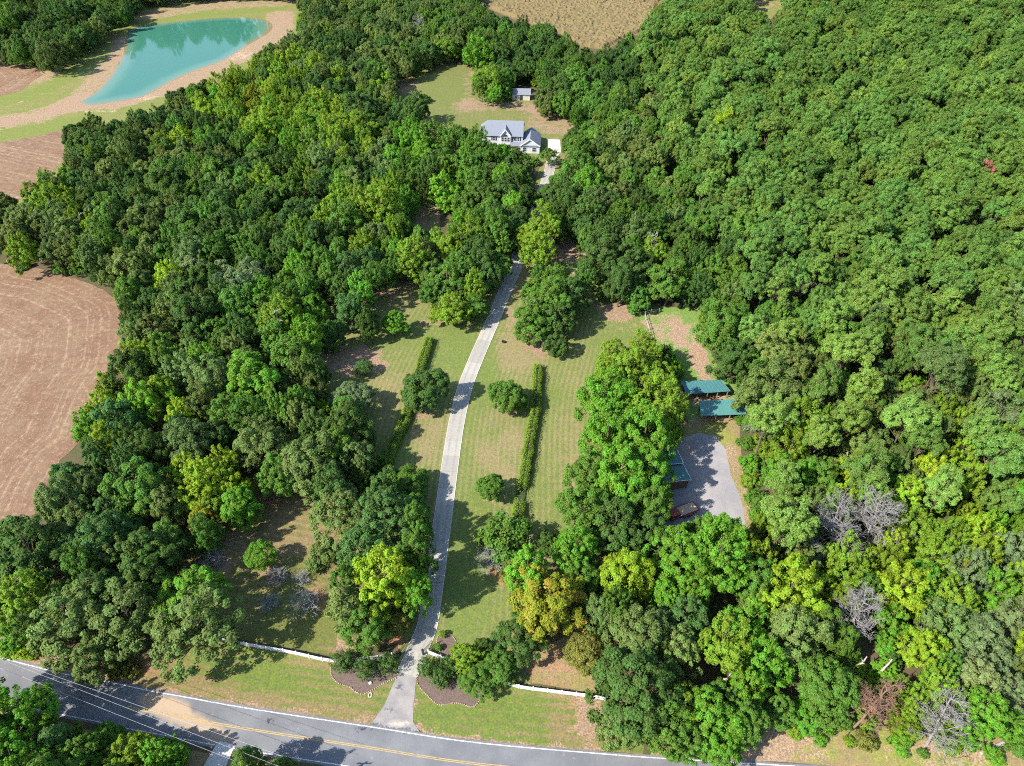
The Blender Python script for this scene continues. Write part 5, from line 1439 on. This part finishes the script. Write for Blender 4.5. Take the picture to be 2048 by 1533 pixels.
PLACES = [(70, 60, 'in the clump left of the pond'), (330, -20, 'on the far shore of the pond'), (230, 240, 'on the near pond bank'), (400, 190, 'on the near shore of the pond'), (560, 100, 'by the right-hand pond shore'), (60, 430, 'at the corner above the ploughed field'), (180, 330, 'at the wood edge below the pond meadow'),
          (330, 330, 'in the dark wood below the pond'), (470, 300, 'in the wood inland from the pond'), (600, 270, 'in the yellowish strip left of the house'), (700, 330, 'between yellowish strip and house trees'), (640, 30, 'in the wood beyond the pond strip'), (760, 60, 'in the top wood left of the crop field'), (880, 40, 'along the left corner of the crop field'), (760, 150, 'left of the house clearing'), (900, 100, 'above the house clearing'),
          (1050, 80, 'between shed and crop field'), (1180, 130, 'right of the shed below the crop field'), (200, 500, 'above the right end of the ploughed field'), (350, 450, 'in the left wood, upper middle'), (500, 430, 'in the wood centre left of the drive'), (620, 450, 'in the wood left of the house trees'), (760, 480, 'in the wood above the upper lawn'), (860, 420, 'around the small brown clearing'), (870, 330, 'in front of the house clearing'), (960, 420, 'left of the shaded upper drive'),
          (280, 620, 'beside the tip of the ploughed field'), (400, 600, 'in the left wood, deep inside'), (540, 580, 'in the left wood towards the lawn'), (680, 600, 'at the wood edge above the worn lawn'), (230, 760, 'along the lower edge of the ploughed field'), (380, 740, 'in the middle of the left wood'), (520, 720, 'near the worn lawn on the left'), (600, 830, 'left of the lower lawn'), (150, 900, 'at the lower corner of the ploughed field'), (300, 880, 'above the large bright tree'), (100, 1030, 'below the ploughed field'),
          (300, 1020, 'above the roadside oaks'), (60, 1180, 'at the lower left edge above the road'), (250, 1150, 'behind the roadside oaks'), (150, 1480, 'across the road, bottom left'), (320, 1500, 'across the road by the side drive'), (1180, 260, 'right of the house'), (1180, 400, 'right of the upper drive'), (1300, 350, 'in the wood right of the house'), (1230, 520, 'above the paddock'), (1340, 540, 'behind the paddock'), (1430, 620, 'along the paddock edge'),
          (1400, 180, 'at the left edge of the pine wood'), (1420, 400, 'where broadleaves meet the pine wood'), (1600, 60, 'at the top of the pine wood'), (1800, 60, 'at the top right of the pine wood'), (1980, 80, 'in the top right corner'), (1560, 200, 'in the upper left pine wood'), (1750, 200, 'in the upper pine wood'), (1950, 220, 'in the upper right pine wood'), (1600, 380, 'in the left pine wood'), (1780, 360, 'in the middle of the pine wood'), (1885, 340, 'left of the rust red pine'), (2025, 345, 'right of the rust red pine'), (1960, 280, 'just above the rust red pine'), (1960, 410, 'just below the rust red pine'), (1880, 430, 'below left of the rust red pine'), (2030, 440, 'below right of the rust red pine'), (1560, 540, 'in the lower left pine wood'), (1720, 520, 'in the lower middle pine wood'), (1900, 560, 'in the lower right pine wood'),
          (1500, 720, 'right of the green shelters'), (1640, 680, 'in the mixed wood below the pines'), (1800, 700, 'in the mixed wood at right'), (1980, 720, 'at the right edge below the pines'), (1560, 900, 'right of the gravel yard'), (1700, 880, 'in the mixed wood right of the yard'), (1850, 880, 'in the right-hand yellowish wood'), (2000, 900, 'at the right edge, halfway down'), (1600, 1060, 'right of the lower yard'), (1740, 1010, 'above the dead grey trees'), (1880, 1040, 'right of the dead grey trees'), (2010, 1060, 'at the lower right edge'),
          (1220, 780, 'between hedge and shelters'), (1240, 920, 'left of the storage shed'), (1180, 1050, 'right of the lower hedge'), (1300, 1080, 'below the storage shed'), (1400, 1130, 'below the gravel yard'), (1300, 1250, 'beside the bright yellow-green round tree'), (1420, 1270, 'in the lower middle wood'), (1280, 1430, 'over the right fence end'), (1430, 1420, 'over the road at bottom middle'), (1580, 1280, 'below the finger-like yellow tree'), (1620, 1400, 'at the bottom right roadside'), (1780, 1180, 'between the dead grey trees'), (1900, 1250, 'in the lower right wood'), (1820, 1400, 'behind the rust red dead tree'), (2000, 1380, 'in the bottom right corner')]
ORD = ['first', 'second', 'third', 'fourth', 'fifth', 'sixth', 'seventh', 'eighth', 'ninth', 'tenth', 'eleventh', 'twelfth', 'thirteenth', 'fourteenth', 'fifteenth', 'sixteenth', 'seventeenth', 'eighteenth', 'nineteenth', 'twentieth', 'twenty-first', 'twenty-second', 'twenty-third', 'twenty-fourth', 'twenty-fifth', 'twenty-sixth', 'twenty-seventh', 'twenty-eighth']
for t_ in TREES:
    t_['size'] = t_['R'] * proj(t_['x'], t_['y'], t_['H'] * .6)[2]
def pick_rest(kname, limit):
    L_ = [t_ for t_ in TREES if KIND[t_['kind']]['name'] == kname]
    L_.sort(key=lambda t_: (not t_['label'], -t_['size']))
    for k, t_ in enumerate(L_):
        t_['stuff'] = k >= limit
    return len(L_)
NB, NPN = pick_rest('broadleaf_tree', 300), pick_rest('pine_tree', 300)
pick_rest('shrub', 300); pick_rest('evergreen_shrub', 300)
print('trees', NB, NPN, len(TREES))
SNAME = {0: 'small', 1: 'mid-sized', 2: 'large'}
groups = {}
for t_ in TREES:
    if t_.get('stuff') or t_['label']: continue
    i = int(np.argmin([(a - t_['px']) ** 2 + (b - t_['py']) ** 2 for a, b, _ in PLACES]))
    noun = {'broadleaf_tree': 'broadleaf tree', 'pine_tree': 'pine', 'shrub': 'shrub', 'evergreen_shrub': 'evergreen shrub'}[KIND[t_['kind']]['name']]
    sz = '' if noun == 'pine' else SNAME[0 if t_['R'] < 3.4 else 1 if t_['R'] < 4.6 else 2] + ' '
    t_['base'] = f"{sz}{CNAME[t_['col']]} {noun} {PLACES[i][2]}"
    t_['group'] = t_['group'] or f"{noun}s {PLACES[i][2]}"
    groups.setdefault(t_['base'], []).append(t_)
for b_, L_ in groups.items():
    L_.sort(key=lambda t_: t_['px'])
    for k, t_ in enumerate(L_):
        n_ = len(L_)
        t_['label'] = b_ if n_ == 1 else b_ + (', the left one of two' if n_ == 2 and k == 0 else ', the right one of two' if n_ == 2 else f', {ORD[k]} from left' if k < 28 else '')
def plant(t_, k):
    K = KIND[t_['kind']]
    cm, tm = K['var'][k % len(K['var'])]
    name = 'topiary_ball' if t_['group'] == 'topiary balls' else K['name']
    o = empty(name, (t_['x'], t_['y'], 0.02), rndT.uniform(0, 6.28))
    s = t_['R'] / K['R']
    ani = .03 if t_['manual'] else .16
    o.scale = (s * rndT.uniform(1 - ani, 1 + ani), s * rndT.uniform(1 - ani, 1 + ani), t_['H'] / K['H'])
    cat = {'broadleaf_tree': 'tree', 'pine_tree': 'pine', 'shrub': 'shrub', 'evergreen_shrub': 'shrub'}[K['name']]
    tag(o, t_['label'], cat, t_['group'])
    c_ = COL[t_['col']]
    jj = .05 if t_['manual'] else .24
    j = 1 + rndT.uniform(-jj, jj); h = rndT.uniform(-jj, jj) * .5
    a = link(cm.name.split('.')[0], cm, o)
    a.color = (c_[0] * j * (1 + h), c_[1] * j, c_[2] * j * (1 - h), 1)
    a['autumn'] = AUT.get(t_['col'], 0.0)
    link('trunk' if cat in ('tree', 'pine') else 'stems', tm, o)
for t_ in TREES:
    if t_.get('label') and len(t_['label'].split()) > 16:
        for w_ in ('mid-sized ', 'small ', 'large ', 'broadleaf '):
            if len(t_['label'].split()) > 16: t_['label'] = t_['label'].replace(w_, '', 1)
for k, t_ in enumerate(TREES):
    if not t_.get('stuff'):
        plant(t_, k * 7 + k // 3)

# the rest of the wood, too far and too many to tell apart: one object each, scattered over points
def mat_far(src, name):
    m = src.copy(); m.name = name
    nt = m.node_tree
    oi = [n for n in nt.nodes if n.bl_idname == 'ShaderNodeObjectInfo'][0]
    at_ = nt.nodes.new('ShaderNodeAttribute'); at_.attribute_type = 'INSTANCER'; at_.attribute_name = 'tint'
    for l_ in list(nt.links):
        if l_.from_node == oi:
            nt.links.new(at_.outputs['Color'], l_.to_socket)
    return m
FAR_LEAF, FAR_NEEDLE = mat_far(LEAF, 'far_foliage'), mat_far(NEEDLE, 'far_pine_foliage')
def scatter(name, L_, kinds, label, cat):
    """one object: tree meshes on points, each with its own size, turn and tint"""
    if not L_: return
    ng = bpy.data.node_groups.new(name, 'GeometryNodeTree')
    ng.interface.new_socket('Geometry', in_out='INPUT', socket_type='NodeSocketGeometry')
    ng.interface.new_socket('Geometry', in_out='OUTPUT', socket_type='NodeSocketGeometry')
    N, K_ = ng.nodes, ng.links
    gi, go = N.new('NodeGroupInput'), N.new('NodeGroupOutput')
    g2i = N.new('GeometryNodeGeometryToInstance')
    srcs = []
    for kd in kinds:
        for (cm, tm) in KIND[kd]['var'][:4]:
            c2 = cm.copy(); c2.materials.clear(); c2.materials.append(FAR_NEEDLE if kd in 'PNC' else FAR_LEAF)
            so = bpy.data.objects.new('far_crown_source', c2)
            srcs.append((kd, so))
    for so_kd, so in srcs:
        oi = N.new('GeometryNodeObjectInfo'); oi.inputs['Object'].default_value = so; oi.inputs['As Instance'].default_value = True
        K_.new(oi.outputs['Geometry'], g2i.inputs[0])
    def named(nm, typ):
        x = N.new('GeometryNodeInputNamedAttribute'); x.data_type = typ; x.inputs['Name'].default_value = nm
        return x.outputs['Attribute']
    iop = N.new('GeometryNodeInstanceOnPoints')
    K_.new(gi.outputs[0], iop.inputs['Points'])
    K_.new(g2i.outputs[0], iop.inputs['Instance'])
    iop.inputs['Pick Instance'].default_value = True
    K_.new(named('pick', 'INT'), iop.inputs['Instance Index'])
    K_.new(named('turn', 'FLOAT_VECTOR'), iop.inputs['Rotation'])
    K_.new(named('size', 'FLOAT_VECTOR'), iop.inputs['Scale'])
    K_.new(iop.outputs[0], go.inputs[0])
    me = bpy.data.meshes.new(name)
    me.from_pydata([(t_['x'], t_['y'], 0.0) for t_ in L_], [], [])
    # g2i lists its inputs last link first
    order = list(range(len(srcs)))
    pick, turn, size, tint = [], [], [], []
    for k, t_ in enumerate(L_):
        c = [i for i, (kd, _) in enumerate(srcs) if kd == t_['kind']]
        pick.append(c[k % len(c)])
        turn.append((rndT.uniform(-.09, .09), rndT.uniform(-.09, .09), rndT.uniform(0, 6.28)))
        K0 = KIND[t_['kind']]
        s = t_['R'] / K0['R']
        size.append((s * rndT.uniform(.84, 1.18), s * rndT.uniform(.84, 1.18), t_['H'] / K0['H']))
        c_ = COL[t_['col']]; j = rndT.uniform(.76, 1.24); h = rndT.uniform(-.12, .12)
        tint.append((c_[0] * j * (1 + h), c_[1] * j, c_[2] * j * (1 - h), 1.0))
    a = me.attributes.new('pick', 'INT', 'POINT'); a.data.foreach_set('value', pick)
    a = me.attributes.new('turn', 'FLOAT_VECTOR', 'POINT'); a.data.foreach_set('vector', np.array(turn, np.float32).ravel())
    a = me.attributes.new('size', 'FLOAT_VECTOR', 'POINT'); a.data.foreach_set('vector', np.array(size, np.float32).ravel())
    a = me.attributes.new('tint', 'FLOAT_COLOR', 'POINT'); a.data.foreach_set('color', np.array(tint, np.float32).ravel())
    o = link(name, me)
    md = o.modifiers.new('scatter', 'NODES'); md.node_group = ng
    return tag(o, label, cat, None, 'stuff')
scatter('distant_wood', [t_ for t_ in TREES if t_.get('stuff') and t_['kind'] in 'BMFL'], 'BML', 'far broadleaf wood whose crowns merge into one mass', 'wood')
scatter('distant_pine_wood', [t_ for t_ in TREES if t_.get('stuff') and t_['kind'] in 'PN'], 'P', 'far pine wood whose crowns merge into one mass', 'wood')
# undergrowth on the forest floor
rngU = np.random.default_rng(9)
U = []
for t_ in TREES:
    if t_['kind'] in 'SC' or t_['group'] == 'topiary balls' or (t_['manual'] and t_['label'] and 560 < t_['px'] < 1190 and t_['py'] > 420): continue
    if rngU.uniform() < 0.55:
        an, d_ = rngU.uniform(0, 6.28), t_['R'] * rngU.uniform(0.3, 0.95)
        x, y = t_['x'] + d_ * math.cos(an), t_['y'] + d_ * math.sin(an)
        a_, b_, m_ = proj(x, y, 1.5)
        Q = np.array([(a_, b_), (a_ - 2.2 * m_, b_), (a_ + 2.2 * m_, b_), (a_, b_ + 2 * m_), (a_, b_ - 2 * m_)])
        if any(inside(Q, poly).any() for poly in OPEN): continue
        U.append(dict(x=x, y=y, R=rngU.uniform(1.3, 2.3), H=rngU.uniform(2.4, 4.5), kind='S', col='gdGoy'[int(rngU.uniform(0, 5))]))
scatter('undergrowth', U, 'S', 'low leafy undergrowth between the forest trees', 'undergrowth')

# ------------------------------------------------------------------ hedges
def hedge(px_pts, width, height, col, label, gaps=()):
    line = spline([at(a, b, height * 0.6).to_2d() for a, b in px_pts], 0.25)
    N_ = normals2(line)
    b = line[len(line) // 2]
    o = tag(empty('hedge', (b.x, b.y, 0.03)), label, 'hedge', 'long hedges flanking the drive lawn')
    rng = np.random.default_rng(int(abs(px_pts[0][0])))
    cen, nor, tone, spray = [], [], [], []
    core = MB()
    prev = None
    for i, (p, n_) in enumerate(zip(line, N_)):
        w = width * (0.86 + 0.25 * noise.noise((i * 0.09, 3.1, px_pts[0][0])) + 0.12 * noise.noise((i * 0.4, 1.0, 5.0)))
        h = height * (0.9 + 0.22 * noise.noise((i * 0.07, 9.1, px_pts[0][0])) + 0.12 * noise.noise((i * 0.35, 4.0, 2.0)))
        dead = any(a <= i / len(line) <= c for a, c in gaps)
        m = 8 if dead else 64
        th = rng.uniform(-0.15, math.pi + 0.15, m)
        ct, st = np.sign(np.cos(th)) * abs(np.cos(th)) ** 0.6, np.sign(np.sin(th)) * abs(np.sin(th)) ** 0.6
        rr = rng.uniform(0.78, 1.2, m)
        lump = 1 + 0.18 * np.array([noise.noise((i * 0.16, t_ * 1.4, 7.7)) for t_ in th])
        off = ct * w / 2 * rr * lump
        z = np.maximum(0.08, st * h * rr * lump)
        sl = rng.uniform(-.2, .2, m)
        d = Vector((n_.y, -n_.x))
        cen.append(np.stack([p.x - b.x + n_.x * off + d.x * sl, p.y - b.y + n_.y * off + d.y * sl, z], 1))
        nr = np.stack([n_.x * ct, n_.y * ct, st + 0.35], 1) + rng.normal(size=(m, 3)) * 0.45
        nor.append(unit(nr))
        tone.append(np.clip(rng.normal(.5, .2, m), 0, 1)); spray.append(np.full(m, 0.5 + 0.5 * noise.noise((i * 0.05, 2.2, 1.0))))
        if i % 4 == 0:
            a_ = [(p.x - b.x + n_.x * s * w * .36, p.y - b.y + n_.y * s * w * .36) for s in (-1, 1)]
            cur = [(*a_[0], 0.0), (*a_[0], h * .72), (*a_[1], h * .72), (*a_[1], 0.0)]
            if dead: cur = [(x_, y_, z_ * 0.25) for x_, y_, z_ in cur]
            if prev:
                k = len(core.v)
                core.v += prev + cur
                core.f += [(k, k + 1, k + 5, k + 4), (k + 1, k + 2, k + 6, k + 5), (k + 2, k + 3, k + 7, k + 6)]
            prev = cur
    n = sum(len(c_) for c_ in cen)
    siz = rng.uniform(.7, 1.3, n)
    me = leaf_mesh('leaves', np.concatenate(cen), np.concatenate(nor), 0.24 * siz, 0.15 * siz, np.concatenate(tone), np.concatenate(spray), LEAF, rng)
    x = link('leaves', me, o)
    x.color = (*COL[col], 1); x['autumn'] = 0.0
    core.build('branches', mat_plain('hedge_light_block', (0.035, 0.045, 0.018), 0.95), o)  # solid core added inside the leaves to block light, not modelled twigs
hedge([(859, 676), (848, 708), (838, 742), (824, 790), (811, 832), (797, 868), (783, 895), (772, 930), (757, 968)], 2.7, 2.1, 'y', 'long yellow-green hedge left of the drive, broken by the round dark tree')
hedge([(1076, 730), (1073, 780), (1070, 822), (1064, 852), (1056, 900), (1048, 952), (1039, 1000), (1035, 1048)], 2.7, 2.1, 'y', 'long straight hedge right of the drive with a bare grey gap near its lower end', ((0.80, 0.88),))

# ------------------------------------------------------------------ dead and leafless wood
def grow(mb, a, d, L_, r, depth, rnd, up, wander, kids):
    pts = [a]
    p, dd = a.copy(), d.copy()
    n = 4 if depth > 1 else 3
    for k in range(n):
        dd = (dd + Vector((rnd.gauss(0, wander), rnd.gauss(0, wander), rnd.gauss(0, wander) + up))).normalized()
        p = p + dd * (L_ / n)
        pts.append(p)
    mb.tube(pts, max(r, 0.024), 5 if depth > 1 else 3, max(r * 0.45, 0.014))
    if depth <= 0: return
    for k in range(kids):
        s = rnd.uniform(0.3, 1.0) * n
        i = min(n - 1, int(s))
        q_ = pts[i].lerp(pts[i + 1], s - i)
        ax = Vector((rnd.gauss(0, 1), rnd.gauss(0, 1), rnd.gauss(0, .7))).normalized()
        nd = (dd * 0.75 + ax * 0.85).normalized()
        grow(mb, q_, nd, L_ * rnd.uniform(.42, .68), r * 0.52, depth - 1, rnd, up, wander * 1.15, max(3, kids - 1))

def dead_tree(bx, by, H, lean_px, label, m=BARK_GREY, name='dead_tree', kids=8, depth=4, spread=1.0, seed=1, crown_from=0.35, tw=0.5, r=0.24):
    """trunk from the ground at this pixel up to the given pixel at height H, with branches over its upper part"""
    A = at(bx, by, 0); T = at(*lean_px, H)
    o = tag(empty(name, (A.x, A.y, 0.0)), label, 'dead tree')
    rnd = random.Random(seed)
    top = T - A
    path = [Vector((0, 0, 0))]
    for k in range(1, 7):
        path.append(top * (k / 6) + Vector((rnd.uniform(-.2, .2), rnd.uniform(-.2, .2), 0)))
    MB().tube(path, r, 8, r * 0.3).build('trunk', m, o)
    mb = MB()
    n = int(kids * 2.2)
    for k in range(n):
        s = (crown_from + (1 - crown_from) * (k + rnd.random()) / n) * 6
        i = min(5, int(s))
        q_ = path[i].lerp(path[i + 1], s - i)
        an = k * 2.4 + rnd.uniform(-.5, .5)
        f_ = 1 - 0.55 * (s / 6)
        grow(mb, q_, Vector((math.cos(an), math.sin(an), rnd.uniform(.1, .8))).normalized(), H * 0.34 * f_ * spread, r * 0.38, depth - 1, rnd, 0.05, 0.16, 5)
    mb.build('branches', m, o)
    return o
dead_tree(1648, 1152, 14, (1676, 1012), 'dead grey tree with dense bare twigs, left of the lower-right pair', BARK_GREY, seed=3, spread=1.35, kids=11)
dead_tree(1722, 1124, 14, (1756, 1004), 'dead grey tree with dense bare twigs, right of the lower-right pair', BARK_GREY, seed=4, spread=1.3, kids=11)
dead_tree(1677, 1310, 12, (1730, 1195), 'leaning bare grey tree below the pair of dead grey trees', BARK_GREY, seed=5, spread=1.35, kids=10)
dead_tree(1852, 1492, 9, (1905, 1395), 'bare spreading grey tree by the roadside at bottom right', BARK_GREY, seed=6, spread=1.5, kids=11, crown_from=.15)
dead_tree(1295, 548, 13, (1305, 468), 'white bare-branched tree standing above the paddock', BARK_PALE, seed=8, kids=5, depth=2, spread=.9)
dead_tree(833, 92, 14, (838, 38), 'bare grey tree crown in the wood above the house clearing', BARK_GREY, seed=9, kids=7)
dead_tree(1306, 125, 16, (1304, 62), 'brown dead pine by the corner of the crop field', BARK_RUST, seed=10, kids=6, spread=.5)
dead_tree(566, 706, 12, (552, 630), 'pale limbed thin tree in the left wood near the worn lawn', BARK_PALE, seed=12, kids=4, depth=2)
dead_tree(160, 500, 13, (158, 425), 'white dead trunk with few limbs above the ploughed field', BARK_PALE, seed=13, kids=2, depth=2, spread=.5)
rust = dead_tree(1692, 1470, 11, (1785, 1370), 'rust brown dead conifer by the roadside at bottom right', BARK_RUST, seed=7, spread=1.0, kids=8)
cm_, _p = crown('dead_needles', 900, R=4.0, hc=4.0, zc=7.0, n_out=34, n_in=4, rc=(.4, .8), dens=75, leaf=(.4, .12), lobes=.6, rag=.25, m=NEEDLE)
x = link('dead_needles', cm_, rust); x.color = (0.26, 0.135, 0.085, 1); x['autumn'] = 0.0; x.location = (2.8, 2.0, 0.2); x.scale = (.85, .85, .85)
def snag(bx, by, H, tip, label, seed):
    dead_tree(bx, by, H, tip, label, BARK_PALE, 'snag', 1, 1, .5, seed, .55, r=.3)
snag(1688, 1358, 5.5, (1736, 1313), 'broken pale trunk below the leaning bare grey tree', 21)
snag(1746, 1364, 5.0, (1782, 1318), 'straight broken pale trunk beside the rust brown dead conifer', 22)
snag(1688, 944, 6, (1697, 900), 'short white broken trunk in the right-hand yellowish wood', 23)
snag(1547, 850, 5, (1554, 826), 'white broken trunk right of the green shelters', 24)
snag(1912, 668, 11, (1920, 632), 'white broken trunk at the foot of the pine wood', 25)
snag(1440, 1372, 6, (1462, 1348), 'forked white limbs under the thin yellow-green tree', 26)
A, B = at(1962, 1507, .3), at(2075, 1452, .4)
lg = tag(empty('fallen_trunk', (A.x, A.y, 0)), 'straight fallen grey trunk at the bottom right edge', 'fallen trunk')
MB().tube([Vector((0, 0, .25)), (B - A) * .5 + Vector((0, 0, .3)), (B - A) + Vector((0, 0, .4))], .24, 9, .3).build('trunk', BARK_PALE, lg)
st = MB()
for k in range(5):
    p = (B - A) * (.15 + k * .17)
    st.tube([p + Vector((0, 0, .3)), p + Vector((.3, -.4 if k % 2 else .5, .75))], .05, 5, .02)
st.build('stub', BARK_PALE, lg)
TWIGS = mat_bark('pale_bare_twigs', (0.25, 0.25, 0.245))
def bare_shrub(px, py, rpx, label, m=None, seed=1, stems=16):
    A = at(px, py + rpx * .35, 0)
    R = rpx * .85 / ppm_at(px, py)
    o = tag(empty('bare_shrub', (A.x, A.y, 0.02)), label, 'shrub', 'leafless grey shrubs')
    rnd = random.Random(seed)
    mb = MB()
    for k in range(stems):
        an = k * 2.4; s = (k + .5) / stems
        d = Vector((math.cos(an) * math.sqrt(s), math.sin(an) * math.sqrt(s), 1.1 - .5 * s)).normalized()
        grow(mb, Vector((math.cos(an) * .15, math.sin(an) * .15, 0)), d, R * 1.15, .055, 2, rnd, 0.02, .12, 5)
    mb.build('stems', m or TWIGS, o)
bare_shrub(555, 1152, 23, 'leafless grey shrub below the ball-shaped tree on the side lawn', seed=31)
bare_shrub(612, 1203, 30, 'largest leafless grey shrub on the side lawn by the red soil', seed=32, stems=20)
bare_shrub(606, 1156, 18, 'leafless grey shrub above the largest one by the red soil', seed=33)
bare_shrub(541, 1205, 22, 'leafless grey shrub in the shadow of the large oak', seed=34)
bare_shrub(428, 1118, 24, 'leafless grey shrub at the shaded upper edge of the side lawn', seed=35)
bare_shrub(404, 1152, 14, 'small leafless shrub at the left end of the side lawn', seed=36, stems=10)
bare_shrub(985, 1118, 34, 'leafless grey shrub on the front lawn left of the orange-topped tree', seed=37, stems=20)
bare_shrub(1497, 852, 16, 'grey brush heap beside the lower green shelter', seed=38)
bare_shrub(545, 985, 30, 'leafless brown shrub in the shade above the side lawn', BARK_RUST, seed=39)
